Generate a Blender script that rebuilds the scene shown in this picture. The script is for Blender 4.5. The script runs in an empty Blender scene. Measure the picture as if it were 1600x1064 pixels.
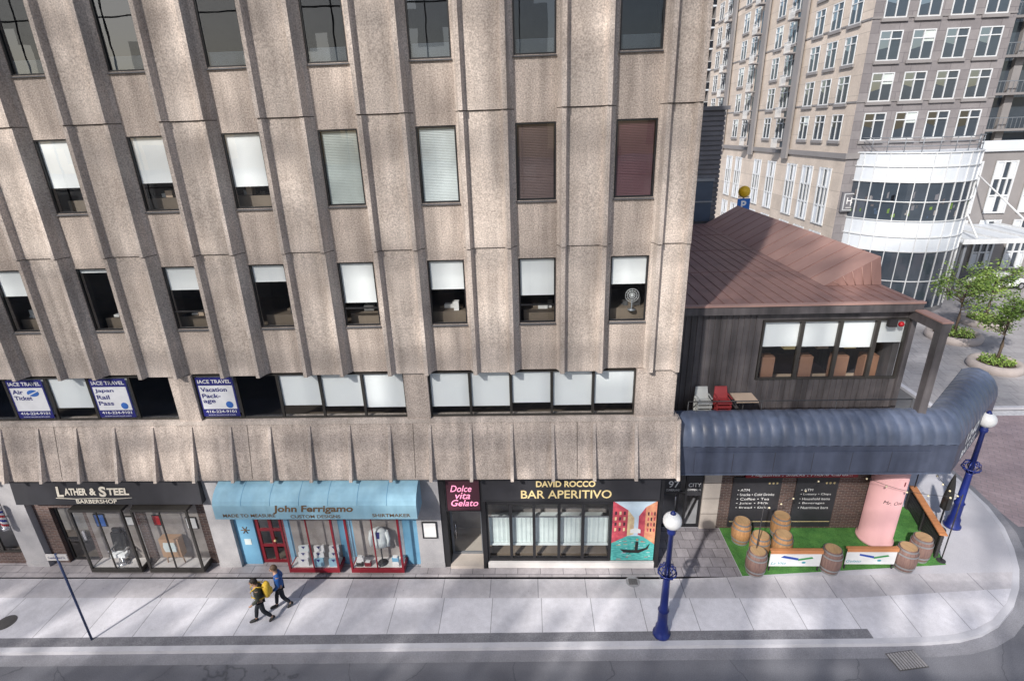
import bpy, bmesh, math, random, mathutils
from mathutils import Vector, Matrix
random.seed(7)
COL = bpy.context.scene.collection
scene = bpy.context.scene

# ------------------------------------------------------------------ colour
def lin(v):
    v /= 255.0
    return v/12.92 if v <= 0.04045 else ((v+0.055)/1.055)**2.4
def C(r, g, b, k=1.0):
    return (lin(r)*k, lin(g)*k, lin(b)*k, 1.0)

MATS = {}
def mat(name, c1, c2=None, scale=1.5, rough=0.8, metal=0.0, bump=0.0, speck=0.0, speck_scale=70.0,
        streak=0.0, stretch=(1, 1, 1), emit=0.0, spec=0.5, bump_scale=None, coat=0.0):
    m = bpy.data.materials.new(name); m.use_nodes = True
    nt = m.node_tree; N = nt.nodes; L = nt.links
    b = N["Principled BSDF"]
    b.inputs["Roughness"].default_value = rough
    b.inputs["Metallic"].default_value = metal
    b.inputs["Specular IOR Level"].default_value = spec
    if coat: b.inputs["Coat Weight"].default_value = coat
    tc = N.new("ShaderNodeTexCoord")
    mp = N.new("ShaderNodeMapping"); mp.inputs["Scale"].default_value = stretch
    L.new(tc.outputs["Object"], mp.inputs[0])
    if c2 is None: c2 = tuple(x*0.82 for x in c1[:3])+(1,)
    n1 = N.new("ShaderNodeTexNoise"); n1.inputs["Scale"].default_value = scale; n1.inputs["Detail"].default_value = 6
    n1.inputs["Roughness"].default_value = 0.62
    L.new(mp.outputs[0], n1.inputs["Vector"])
    r1 = N.new("ShaderNodeValToRGB"); r1.color_ramp.elements[0].position = 0.33; r1.color_ramp.elements[1].position = 0.68
    r1.color_ramp.elements[0].color = c2; r1.color_ramp.elements[1].color = c1
    L.new(n1.outputs["Fac"], r1.inputs[0])
    out = r1.outputs[0]
    def mul(a, fac_socket, lo, hi):
        mr = N.new("ShaderNodeMapRange"); mr.inputs["From Min"].default_value = 0.3; mr.inputs["From Max"].default_value = 0.7
        mr.inputs["To Min"].default_value = lo; mr.inputs["To Max"].default_value = hi
        L.new(fac_socket, mr.inputs[0])
        mx = N.new("ShaderNodeVectorMath"); mx.operation = 'SCALE'
        L.new(a, mx.inputs[0]); L.new(mr.outputs[0], mx.inputs["Scale"])
        return mx.outputs[0]
    hs = None
    if speck > 0:
        n2 = N.new("ShaderNodeTexNoise"); n2.inputs["Scale"].default_value = speck_scale; n2.inputs["Detail"].default_value = 2
        L.new(tc.outputs["Object"], n2.inputs["Vector"])
        out = mul(out, n2.outputs["Fac"], 1-speck, 1+speck); hs = n2.outputs["Fac"]
    if streak > 0:
        mp2 = N.new("ShaderNodeMapping"); mp2.inputs["Scale"].default_value = (3.2, 3.2, 0.28)
        L.new(tc.outputs["Object"], mp2.inputs[0])
        n3 = N.new("ShaderNodeTexNoise"); n3.inputs["Scale"].default_value = 1.0; n3.inputs["Detail"].default_value = 5
        L.new(mp2.outputs[0], n3.inputs["Vector"])
        out = mul(out, n3.outputs["Fac"], 1-streak, 1+streak*0.45)
    L.new(out, b.inputs["Base Color"])
    if bump > 0:
        bp = N.new("ShaderNodeBump"); bp.inputs["Strength"].default_value = bump; bp.inputs["Distance"].default_value = 0.02
        if bump_scale or hs is None:
            n4 = N.new("ShaderNodeTexNoise"); n4.inputs["Scale"].default_value = bump_scale or 25
            L.new(mp.outputs[0], n4.inputs["Vector"]); hs = n4.outputs["Fac"]
        L.new(hs, bp.inputs["Height"]); L.new(bp.outputs[0], b.inputs["Normal"])
    if emit > 0:
        b.inputs["Emission Color"].default_value = c1; b.inputs["Emission Strength"].default_value = emit
    MATS[name] = m
    return m

def brickmat(name, c1, c2, mortar, w, h, msize, offset=0.5, rough=0.85, plane='xy', noise=0.15, rot=0.0, loc=(0,0,0), spots=0.0):
    m = bpy.data.materials.new(name); m.use_nodes = True
    nt = m.node_tree; N = nt.nodes; L = nt.links
    b = N["Principled BSDF"]; b.inputs["Roughness"].default_value = rough
    tc = N.new("ShaderNodeTexCoord"); mp = N.new("ShaderNodeMapping")
    mp.inputs["Location"].default_value = loc
    if plane == 'xz': mp.inputs["Rotation"].default_value = (math.radians(-90), 0, 0)
    elif plane == 'yz':
        mp.inputs["Rotation"].default_value = (math.radians(-90), 0, math.radians(-90))
    else: mp.inputs["Rotation"].default_value = (0, 0, rot)
    L.new(tc.outputs["Object"], mp.inputs[0])
    bt = N.new("ShaderNodeTexBrick"); bt.offset = offset
    bt.inputs["Color1"].default_value = c1; bt.inputs["Color2"].default_value = c2; bt.inputs["Mortar"].default_value = mortar
    bt.inputs["Scale"].default_value = 1; bt.inputs["Mortar Size"].default_value = msize; bt.inputs["Mortar Smooth"].default_value = 0.3
    bt.inputs["Brick Width"].default_value = w; bt.inputs["Row Height"].default_value = h
    L.new(mp.outputs[0], bt.inputs["Vector"])
    cur = bt.outputs["Color"]
    def scale_by(cur, src, f0, f1, lo, hi):
        mr = N.new("ShaderNodeMapRange"); mr.inputs["From Min"].default_value = f0; mr.inputs["From Max"].default_value = f1
        mr.inputs["To Min"].default_value = lo; mr.inputs["To Max"].default_value = hi
        L.new(src, mr.inputs[0])
        v = N.new("ShaderNodeVectorMath"); v.operation = 'SCALE'
        L.new(cur, v.inputs[0]); L.new(mr.outputs[0], v.inputs["Scale"]); return v.outputs[0]
    for sc, amt in ((0.7, noise), (38, noise*0.8), (5, noise*0.6)):
        n = N.new("ShaderNodeTexNoise"); n.inputs["Scale"].default_value = sc; n.inputs["Detail"].default_value = 5
        L.new(tc.outputs["Object"], n.inputs["Vector"])
        cur = scale_by(cur, n.outputs["Fac"], .3, .7, 1-amt, 1+amt)
    if spots > 0:
        vo = N.new("ShaderNodeTexVoronoi"); vo.inputs["Scale"].default_value = 2.2
        L.new(tc.outputs["Object"], vo.inputs["Vector"])
        cur = scale_by(cur, vo.outputs["Distance"], .035, .07, 1-spots, 1)
    L.new(cur, b.inputs["Base Color"])
    MATS[name] = m
    return m

def glassmat(name, tint, base_reflect=0.12, rough=0.01):
    m = bpy.data.materials.new(name); m.use_nodes = True
    nt = m.node_tree; N = nt.nodes; L = nt.links
    N.remove(N["Principled BSDF"])
    t = N.new("ShaderNodeBsdfTransparent"); t.inputs[0].default_value = tint
    g = N.new("ShaderNodeBsdfGlossy"); g.inputs["Roughness"].default_value = rough
    g.inputs["Color"].default_value = (0.95, 0.97, 1, 1)
    ge = N.new("ShaderNodeNewGeometry"); ir = N.new("ShaderNodeMapRange")
    ir.inputs["To Min"].default_value = 1.5; ir.inputs["To Max"].default_value = 1/1.5
    L.new(ge.outputs["Backfacing"], ir.inputs[0])
    fr = N.new("ShaderNodeFresnel"); L.new(ir.outputs[0], fr.inputs[0])
    ad = N.new("ShaderNodeMath"); ad.operation = 'ADD'; ad.use_clamp = True; ad.inputs[1].default_value = base_reflect
    L.new(fr.outputs[0], ad.inputs[0])
    nz = N.new("ShaderNodeTexNoise"); nz.inputs["Scale"].default_value = 0.9
    tc = N.new("ShaderNodeTexCoord"); L.new(tc.outputs["Object"], nz.inputs["Vector"])
    bp = N.new("ShaderNodeBump"); bp.inputs["Strength"].default_value = 0.06; bp.inputs["Distance"].default_value = 0.03
    L.new(nz.outputs["Fac"], bp.inputs["Height"]); L.new(bp.outputs[0], g.inputs["Normal"])
    mx = N.new("ShaderNodeMixShader"); L.new(ad.outputs[0], mx.inputs[0]); L.new(t.outputs[0], mx.inputs[1]); L.new(g.outputs[0], mx.inputs[2])
    L.new(mx.outputs[0], N["Material Output"].inputs[0])
    MATS[name] = m
    return m

def meshscreenmat(name, col, openness):
    m = bpy.data.materials.new(name); m.use_nodes = True
    nt = m.node_tree; N = nt.nodes; L = nt.links
    b = N["Principled BSDF"]; b.inputs["Base Color"].default_value = col; b.inputs["Roughness"].default_value = .9
    t = N.new("ShaderNodeBsdfTransparent"); mx = N.new("ShaderNodeMixShader"); mx.inputs[0].default_value = openness
    L.new(b.outputs[0], mx.inputs[1]); L.new(t.outputs[0], mx.inputs[2]); L.new(mx.outputs[0], N["Material Output"].inputs[0])
    MATS[name] = m

def asphaltmat(name):
    m = bpy.data.materials.new(name); m.use_nodes = True
    nt = m.node_tree; N = nt.nodes; L = nt.links
    b = N["Principled BSDF"]; b.inputs["Roughness"].default_value = 0.85
    tc = N.new("ShaderNodeTexCoord")
    n1 = N.new("ShaderNodeTexNoise"); n1.inputs["Scale"].default_value = 0.5; n1.inputs["Detail"].default_value = 6
    L.new(tc.outputs["Object"], n1.inputs["Vector"])
    r = N.new("ShaderNodeValToRGB"); r.color_ramp.elements[0].position = .35; r.color_ramp.elements[1].position = .65
    r.color_ramp.elements[0].color = (0.12, 0.122, 0.14, 1); r.color_ramp.elements[1].color = (0.19, 0.193, 0.215, 1)
    L.new(n1.outputs["Fac"], r.inputs[0])
    n2 = N.new("ShaderNodeTexNoise"); n2.inputs["Scale"].default_value = 60; L.new(tc.outputs["Object"], n2.inputs["Vector"])
    mr = N.new("ShaderNodeMapRange"); mr.inputs["From Min"].default_value = .3; mr.inputs["From Max"].default_value = .7
    mr.inputs["To Min"].default_value = .7; mr.inputs["To Max"].default_value = 1.3
    L.new(n2.outputs["Fac"], mr.inputs[0])
    v = N.new("ShaderNodeVectorMath"); v.operation = 'SCALE'; L.new(r.outputs[0], v.inputs[0]); L.new(mr.outputs[0], v.inputs["Scale"])
    nd = N.new("ShaderNodeTexNoise"); nd.inputs["Scale"].default_value = 1.2; nd.inputs["Detail"].default_value = 3
    L.new(tc.outputs["Object"], nd.inputs["Vector"])
    add = N.new("ShaderNodeVectorMath"); add.operation = 'MULTIPLY_ADD'; add.inputs[1].default_value = (.7, .7, .7)
    L.new(nd.outputs["Color"], add.inputs[0]); L.new(tc.outputs["Object"], add.inputs[2])
    vo = N.new("ShaderNodeTexVoronoi"); vo.feature = 'DISTANCE_TO_EDGE'; vo.inputs["Scale"].default_value = 0.28
    L.new(add.outputs[0], vo.inputs["Vector"])
    mc = N.new("ShaderNodeMapRange"); mc.inputs["From Min"].default_value = 0.0; mc.inputs["From Max"].default_value = 0.007
    mc.inputs["To Min"].default_value = .6; mc.inputs["To Max"].default_value = 1
    L.new(vo.outputs["Distance"], mc.inputs[0])
    v2 = N.new("ShaderNodeVectorMath"); v2.operation = 'SCALE'; L.new(v.outputs[0], v2.inputs[0]); L.new(mc.outputs[0], v2.inputs["Scale"])
    L.new(v2.outputs[0], b.inputs["Base Color"])
    MATS[name] = m
    return m

# materials
mat("concrete", (0.57, 0.49, 0.435, 1), (0.40, 0.34, 0.30, 1), scale=0.55, rough=.92, bump=.6, speck=.36, speck_scale=28, streak=.30)
mat("concrete_fin", (0.61, 0.535, 0.48, 1), (0.45, 0.385, 0.34, 1), scale=0.8, rough=.92, bump=.5, speck=.32, speck_scale=28, streak=.30)
mat("concrete_joint", (0.12, 0.10, 0.085, 1), rough=.95)
mat("pillar_stone", (0.46, 0.45, 0.46, 1), (0.34, 0.335, 0.35, 1), scale=1.2, rough=.85, speck=.2, speck_scale=50, bump=.2)
mat("beige_stone", (0.55, 0.49, 0.44, 1), scale=1.2, rough=.8, speck=.1)
mat("black_frame", (0.022, 0.022, 0.025, 1), rough=.4)
mat("bronze_frame", (0.07, 0.065, 0.06, 1), rough=.4, metal=.3)
mat("sill_dark", (0.09, 0.09, 0.095, 1), rough=.6)
glassmat("glass", (0.95, 0.97, 0.97, 1), 0.03)
glassmat("glass_reflective", (0.40, 0.43, 0.47, 1), 0.07)
glassmat("glass_clear", (0.97, 0.98, 0.98, 1), 0.0)
meshscreenmat("sun_patch_mesh", (0.12, 0.11, 0.105, 1), .50)  # half-clear material of the screen added to pattern the sun
mat("blind_white", (0.86, 0.88, 0.89, 1), (0.82, 0.84, 0.86, 1), rough=.7, scale=.8)
mat("blind_green", (0.60, 0.66, 0.64, 1), rough=.6)
mat("blind_pale", (0.76, 0.82, 0.83, 1), rough=.6)
mat("blind_brown", (0.19, 0.13, 0.125, 1), rough=.5)
mat("blind_maroon", (0.18, 0.085, 0.10, 1), rough=.5)
mat("interior", (0.11, 0.10, 0.10, 1), (0.05, 0.05, 0.055, 1), scale=.7, rough=.9)
mat("shop_interior", (0.40, 0.37, 0.35, 1), (0.24, 0.215, 0.21, 1), scale=1.2, rough=.9)
mat("interior_floor", (0.20, 0.16, 0.125, 1), rough=.6)
mat("paper", (0.85, 0.85, 0.85, 1), rough=.7)
mat("poster_navy", C(40, 42, 120), rough=.5)
mat("poster_white", (0.80, 0.81, 0.84, 1), rough=.5)
mat("poster_blue", C(60, 110, 190), rough=.5)
mat("gold", (0.85, 0.68, 0.34, 1), rough=.45, emit=.15)
mat("cream_letter", (0.88, 0.82, 0.70, 1), rough=.6)
mat("white_letter", (0.88, 0.88, 0.88, 1), rough=.6)
mat("brown_letter", (0.16, 0.10, 0.05, 1), rough=.7)
mat("black_sign", (0.04, 0.04, 0.048, 1), (0.03, 0.03, 0.035, 1), rough=.6)
mat("awning_blue", C(150, 190, 208), C(132, 174, 196), scale=1.2, rough=.8, bump=.1, streak=.12)
mat("shop_blue", C(122, 176, 206), C(106, 160, 194), rough=.6)
mat("shop_red", C(135, 28, 42), rough=.35)
brickmat("dark_brick", (0.13, 0.075, 0.062, 1), (0.08, 0.05, 0.046, 1), (0.22, 0.20, 0.19, 1), .22, .075, .008, plane='xz')
mat("white_board", (0.80, 0.77, 0.75, 1), rough=.6)
mat("curtain", (0.70, 0.78, 0.77, 1), (0.58, 0.66, 0.66, 1), rough=.9, scale=2)
mat("neon_pink", (1.0, 0.35, 0.55, 1), rough=.4, emit=.9)
mat("sign_plum", (0.09, 0.03, 0.045, 1), rough=.5)
mat("chrome", (0.7, 0.7, 0.72, 1), rough=.25, metal=.8)
mat("wood_cabinet", C(190, 155, 125), rough=.5)
mat("black_leather", (0.025, 0.025, 0.025, 1), rough=.35)
mat("stripe_red", C(200, 35, 45), rough=.4)
mat("stripe_blue", C(30, 50, 150), rough=.4)
mat("canal_red", C(215, 95, 105), C(165, 60, 80), scale=4, rough=.5)
mat("canal_orange", C(235, 180, 135), C(200, 120, 100), scale=4, rough=.5)
mat("canal_yellow", C(240, 225, 170), C(200, 170, 140), scale=5, rough=.5)
mat("canal_water", C(110, 205, 195), C(55, 150, 150), scale=6, rough=.4, stretch=(1, 1, 3))
mat("canal_sky", C(205, 225, 240), rough=.5)
mat("canopy", (0.115, 0.14, 0.205, 1), (0.078, 0.095, 0.142, 1), scale=1.4, rough=.38, spec=.6, streak=.25)
mat("canopy_face", (0.085, 0.10, 0.15, 1), (0.06, 0.072, 0.11, 1), scale=1.2, rough=.45, streak=.3)
mat("panel_dark", (0.14, 0.127, 0.13, 1), (0.08, 0.073, 0.078, 1), scale=1.0, rough=.5, streak=.5)
mat("roof_brown", (0.33, 0.19, 0.165, 1), (0.25, 0.145, 0.13, 1), scale=.5, rough=.6, streak=.15)
mat("roof_brown_light", (0.42, 0.265, 0.23, 1), (0.34, 0.205, 0.18, 1), scale=.5, rough=.55)
mat("deck_wood", (0.32, 0.17, 0.11, 1), rough=.6)
mat("pink", (0.86, 0.50, 0.50, 1), (0.80, 0.45, 0.46, 1), rough=.7)
mat("turf", (0.10, 0.28, 0.06, 1), (0.05, 0.18, 0.04, 1), scale=3, rough=.95, speck=.35, speck_scale=45, bump=.8)
mat("barrel_wood", (0.27, 0.17, 0.14, 1), (0.17, 0.10, 0.09, 1), scale=3, rough=.7, stretch=(6, 6, .6), bump=.3)
mat("barrel_lid", (0.52, 0.34, 0.18, 1), (0.36, 0.23, 0.12, 1), scale=3, rough=.6, stretch=(8, 1, 1))
mat("barrel_orange", (0.50, 0.27, 0.12, 1), (0.33, 0.17, 0.08, 1), scale=3, rough=.6, stretch=(6, 6, .6))
mat("hoop", (0.36, 0.36, 0.37, 1), rough=.45, metal=.4)
mat("rail_wood", (0.60, 0.26, 0.11, 1), (0.45, 0.19, 0.08, 1), scale=3, rough=.55, stretch=(.6, 6, 6))
mat("fence_black", (0.04, 0.037, 0.04, 1), rough=.6)
mat("banner_white", (0.80, 0.81, 0.81, 1), rough=.6)
mat("logo_teal", C(30, 150, 170), rough=.6)
mat("logo_blue", C(35, 75, 170), rough=.6)
mat("logo_green", C(60, 150, 80), rough=.6)
mat("lamp_blue", C(32, 48, 122), C(24, 36, 100), rough=.35, spec=.6)
mat("lamp_globe", (0.88, 0.89, 0.89, 1), rough=.25)
mat("dark_metal", (0.05, 0.05, 0.055, 1), rough=.5, metal=.3)
mat("grey_metal", (0.28, 0.30, 0.33, 1), rough=.5, metal=.5)
mat("steel_blue", C(66, 80, 118), rough=.45, metal=.3)
mat("kerb", (0.56, 0.56, 0.60, 1), (0.45, 0.45, 0.485, 1), rough=.85, scale=.8, speck=.08)
mat("kerb_dark", (0.22, 0.22, 0.24, 1), (0.15, 0.15, 0.17, 1), rough=.85, scale=3, speck=.25, speck_scale=26)
mat("pavement_base", (0.52, 0.515, 0.55, 1), (0.44, 0.435, 0.47, 1), rough=.88, scale=.7, speck=.10, speck_scale=40)
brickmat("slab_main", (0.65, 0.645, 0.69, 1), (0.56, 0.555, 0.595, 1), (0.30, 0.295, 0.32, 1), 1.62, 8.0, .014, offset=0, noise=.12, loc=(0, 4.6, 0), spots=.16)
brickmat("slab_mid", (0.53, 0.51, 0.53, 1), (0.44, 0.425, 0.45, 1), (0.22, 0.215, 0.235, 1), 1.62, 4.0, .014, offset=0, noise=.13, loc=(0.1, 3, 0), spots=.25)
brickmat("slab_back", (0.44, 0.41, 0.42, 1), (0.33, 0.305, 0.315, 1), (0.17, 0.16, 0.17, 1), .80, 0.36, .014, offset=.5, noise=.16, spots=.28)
brickmat("tile_entry", (0.32, 0.30, 0.32, 1), (0.22, 0.205, 0.225, 1), (0.13, 0.12, 0.13, 1), .45, .45, .014, offset=.5, noise=.2, spots=.2)
brickmat("brick_paving", (0.40, 0.31, 0.32, 1), (0.33, 0.255, 0.265, 1), (0.25, 0.22, 0.235, 1), .42, .21, .014, noise=.12, rot=.6)
brickmat("plaza_paving", (0.34, 0.33, 0.34, 1), (0.29, 0.28, 0.29, 1), (0.22, 0.21, 0.22, 1), .9, .9, .02, noise=.14, rot=.2, spots=.2)
asphaltmat("asphalt")
mat("asphalt_patch", (0.26, 0.26, 0.285, 1), (0.19, 0.19, 0.21, 1), rough=.85, scale=.8, speck=.2, speck_scale=50)
mat("ground", (0.14, 0.14, 0.145, 1), rough=.9)
mat("iron", (0.09, 0.085, 0.085, 1), rough=.7, speck=.2)
mat("manhole", (0.34, 0.33, 0.34, 1), rough=.7, speck=.2, speck_scale=30)
mat("road_paint", (0.66, 0.66, 0.67, 1), (0.45, 0.45, 0.47, 1), rough=.7, scale=6)
mat("stone_grey", (0.27, 0.255, 0.255, 1), (0.205, 0.195, 0.195, 1), scale=.25, rough=.8, speck=.06)
brickmat("stone_grey_front_shaded", (0.235, 0.22, 0.225, 1), (0.185, 0.172, 0.178, 1), (0.13, 0.12, 0.13, 1), 1.4, .65, .02, plane='xz', noise=.1)  # grey stone, darkened to put the front face's shade into its colour
brickmat("stone_tan_side", (0.60, 0.52, 0.45, 1), (0.50, 0.43, 0.37, 1), (0.34, 0.30, 0.26, 1), 1.4, .65, .02, plane='yz', noise=.12)
mat("white_panel", (0.62, 0.66, 0.71, 1), (0.56, 0.60, 0.65, 1), scale=.6, rough=.4)
mat("white_frame", (0.64, 0.66, 0.68, 1), rough=.5)
glassmat("glass_sky", (0.12, 0.15, 0.19, 1), 0.45)
mat("pane_dark", (0.05, 0.065, 0.085, 1), rough=.08, spec=1.0)
mat("siding", (0.17, 0.17, 0.19, 1), (0.12, 0.12, 0.135, 1), scale=.8, rough=.6)
mat("siding_blue", (0.06, 0.09, 0.14, 1), rough=.35)
mat("leaf", (0.15, 0.25, 0.045, 1), (0.09, 0.16, 0.03, 1), scale=1.2, rough=.6)
mat("leaf_light", (0.29, 0.40, 0.09, 1), (0.18, 0.28, 0.055, 1), scale=1.2, rough=.6)
mat("bark", (0.12, 0.09, 0.065, 1), rough=.9, bump=.4)
mat("soil", (0.06, 0.04, 0.03, 1), rough=.95)
mat("planter", (0.42, 0.37, 0.35, 1), rough=.8, speck=.1)
mat("car_white", (0.78, 0.79, 0.8, 1), rough=.25, coat=.6)
mat("tyre", (0.015, 0.015, 0.015, 1), rough=.8)
mat("chair_red", (0.36, 0.05, 0.055, 1), rough=.5)
mat("chair_grey", (0.48, 0.49, 0.48, 1), rough=.5)
mat("table_wood", (0.62, 0.48, 0.37, 1), rough=.5)
mat("parking_blue", C(30, 110, 200), rough=.4)
mat("ball_yellow", C(235, 190, 40), rough=.4)
mat("skin", (0.50, 0.30, 0.21, 1), rough=.6)
mat("hair_dark", (0.02, 0.015, 0.012, 1), rough=.7)
mat("hair_brown", (0.12, 0.075, 0.045, 1), rough=.7)
mat("jacket_olive", (0.055, 0.06, 0.045, 1), rough=.85)
mat("jacket_blue", C(35, 90, 160), rough=.7)
mat("trouser_dark", (0.02, 0.023, 0.032, 1), rough=.9)
mat("pack_yellow", C(235, 195, 70), rough=.7)
mat("shoe", (0.03, 0.03, 0.03, 1), rough=.6)
mat("opposite_wall", (0.40, 0.37, 0.35, 1), rough=.8)
mat("opposite_red", (0.35, 0.09, 0.07, 1), rough=.8)
mat("bulb", (0.9, 0.8, 0.55, 1), rough=.3)

# ------------------------------------------------------------------ mesh builder
class MB:
    def __init__(s):
        s.v = []; s.f = []; s.m = []; s.sm = []; s.mats = []
    def mi(s, name):
        if name not in s.mats: s.mats.append(name)
        return s.mats.index(name)
    def face(s, pts, m, smooth=False):
        i = len(s.v); s.v += [tuple(p) for p in pts]; s.f.append(tuple(range(i, i+len(pts)))); s.m.append(s.mi(m)); s.sm.append(smooth)
    def raw(s, verts, faces, m, smooth=False):
        i = len(s.v); s.v += [tuple(p) for p in verts]; k = s.mi(m)
        for f in faces:
            s.f.append(tuple(i+a for a in f)); s.m.append(k); s.sm.append(smooth)
    def box(s, x0, x1, y0, y1, z0, z1, m, top=None):
        v = [(x0,y0,z0),(x1,y0,z0),(x1,y1,z0),(x0,y1,z0),(x0,y0,z1),(x1,y0,z1),(x1,y1,z1),(x0,y1,z1)]
        s.raw(v, [(0,3,2,1),(0,1,5,4),(1,2,6,5),(2,3,7,6),(3,0,4,7)], m)
        s.raw(v, [(4,5,6,7)], top or m)
        return s
    def obox(s, c, ux, uy, hx, hy, z0, z1, m):
        c = Vector(c); ux = Vector(ux).normalized(); uy = Vector(uy).normalized()
        p = [c-ux*hx-uy*hy, c+ux*hx-uy*hy, c+ux*hx+uy*hy, c-ux*hx+uy*hy]
        v = [(q.x,q.y,z0) for q in p]+[(q.x,q.y,z1) for q in p]
        s.raw(v, [(0,3,2,1),(4,5,6,7),(0,1,5,4),(1,2,6,5),(2,3,7,6),(3,0,4,7)], m)
    def loft(s, rings, m, close=True, cap=True, smooth=False):
        n = len(rings[0]); v = [p for r in rings for p in r]; f = []
        for i in range(len(rings)-1):
            for j in range(n if close else n-1):
                a = i*n+j; b = i*n+(j+1) % n
                f.append((a, b, b+n, a+n))
        s.raw(v, f, m, smooth)
        if cap and close:
            s.raw(rings[0], [tuple(reversed(range(n)))], m); s.raw(rings[-1], [tuple(range(n))], m)
    def prism(s, poly, axis, a, b, m, cap=True):
        def P(p, t):
            if axis == 'x': return (t, p[0], p[1])
            if axis == 'y': return (p[0], t, p[1])
            return (p[0], p[1], t)
        s.loft([[P(p, a) for p in poly], [P(p, b) for p in poly]], m, cap=cap)
    def lathe(s, prof, m, seg=20, c=(0,0,0), smooth=True, cap=True):
        rings = [[(c[0]+r*math.cos(2*math.pi*j/seg), c[1]+r*math.sin(2*math.pi*j/seg), c[2]+z) for j in range(seg)] for r, z in prof]
        s.loft(rings, m, cap=cap, smooth=smooth)
    def tube(s, pts, rad, m, seg=8, smooth=True):
        rings = []
        pts = [Vector(p) for p in pts]
        for i, p in enumerate(pts):
            d = (pts[min(i+1, len(pts)-1)]-pts[max(i-1, 0)]).normalized()
            a = d.cross(Vector((0,0,1)))
            if a.length < 1e-3: a = Vector((1,0,0))
            a.normalize(); b = d.cross(a)
            r = rad[i] if isinstance(rad, (list, tuple)) else rad
            rings.append([tuple(p+a*r*math.cos(2*math.pi*j/seg)+b*r*math.sin(2*math.pi*j/seg)) for j in range(seg)])
        s.loft(rings, m, smooth=smooth)
    def ball(s, c, r, m, seg=14, rings=9, sc=(1,1,1)):
        prof = []
        for i in range(rings+1):
            t = math.pi*i/rings
            prof.append((max(0.001, math.sin(t)), -math.cos(t)))
        rr = [[(c[0]+r*sc[0]*a*math.cos(2*math.pi*j/seg), c[1]+r*sc[1]*a*math.sin(2*math.pi*j/seg), c[2]+r*sc[2]*z) for j in range(seg)] for a, z in prof]
        s.loft(rr, m, smooth=True)
    def text(s, body, o, w, h, m, ux=(1,0,0), uy=(0,0,1), shear=0.0, align='c', thick=0.0):
        vs, fs = textmesh(body, shear, thick)
        xs = [v[0] for v in vs]; ys = [v[1] for v in vs]
        x0, x1, y0, y1 = min(xs), max(xs), min(ys), max(ys)
        sy = h/(y1-y0); sx = (w/(x1-x0)) if w else sy
        ox = (x0+x1)/2 if align == 'c' else x0
        o = Vector(o); ux = Vector(ux); uy = Vector(uy)
        s.raw([tuple(o+ux*((v[0]-ox)*sx)+uy*((v[1]-(y0+y1)/2)*sy)) for v in vs], fs, m)

_tc = {}
def textmesh(body, shear, thick):
    key = (body, shear, thick)
    if key in _tc: return _tc[key]
    cu = bpy.data.curves.new("t", "FONT"); cu.body = body; cu.size = 1; cu.shear = shear; cu.resolution_u = 3; cu.offset = thick
    cu.align_x = 'CENTER'
    ob = bpy.data.objects.new("t", cu); COL.objects.link(ob)
    dg = bpy.context.evaluated_depsgraph_get(); dg.update()
    me = bpy.data.meshes.new_from_object(ob.evaluated_get(dg))
    r = ([tuple(v.co) for v in me.vertices], [tuple(p.vertices) for p in me.polygons])
    bpy.data.objects.remove(ob); bpy.data.curves.remove(cu); bpy.data.meshes.remove(me)
    _tc[key] = r
    return r

def mesh_obj(name, mb, parent=None, loc=(0,0,0), label=None):
    me = bpy.data.meshes.new(name)
    me.from_pydata(mb.v, [], mb.f)
    for n in mb.mats: me.materials.append(MATS[n])
    me.polygons.foreach_set("material_index", mb.m)
    me.polygons.foreach_set("use_smooth", mb.sm)
    me.update()
    if any(mb.sm):
        bm = bmesh.new(); bm.from_mesh(me); bmesh.ops.remove_doubles(bm, verts=bm.verts, dist=1e-5); bm.to_mesh(me); bm.free()
    ob = bpy.data.objects.new(name, me); COL.objects.link(ob); ob.location = loc
    if parent: ob.parent = parent
    if label: ob["label"] = label
    return ob
def thing(name, label, category, loc=(0,0,0), group=None, rot=0.0):
    e = bpy.data.objects.new(name, None); COL.objects.link(e); e.location = loc; e.empty_display_size = .2
    e.rotation_euler = (0, 0, rot)
    e["label"] = label; e["category"] = category
    if group: e["group"] = group
    return e
def single(name, mb, label, category, loc=(0,0,0), group=None):
    o = mesh_obj(name, mb, None, loc); o["label"] = label; o["category"] = category
    if group: o["group"] = group
    return o
def structure(name, mb):
    o = mesh_obj(name, mb); o["kind"] = "structure"; return o
def copy_thing(src, loc, rot=None):
    new = src.copy(); COL.objects.link(new); new.location = loc
    if rot is not None: new.rotation_euler = (0, 0, rot)
    def rec(o, n):
        for c in list(o.children):
            k = c.copy(); COL.objects.link(k); k.parent = n; rec(c, k)
    rec(src, new)
    return new

# ================================================================== SETTING
b = MB(); b.face([(-400,-300,-.15),(500,-300,-.15),(500,600,-.15),(-400,600,-.15)], "ground"); structure("ground", b)
b = MB()
b.face([(-90,-13.5,-.135),(120,-13.5,-.135),(120,11,-.135),(-90,11,-.135)], "asphalt"); structure("road", b)
b = MB()
for x0, x1, y0, y1 in [(-13,-10.2,-6.2,-4.35),(-3.4,2.8,-5.6,-4.2),(5.6,9.2,-6.8,-4.5),(-20.5,-16.8,-6,-4.7)]:
    b.face([(x0,y0,-.131),(x1,y0+.15,-.131),(x1+.1,y1,-.131),(x0-.1,y1-.1,-.131)], "asphalt_patch")
structure("road_repair_patches", b)

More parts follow.
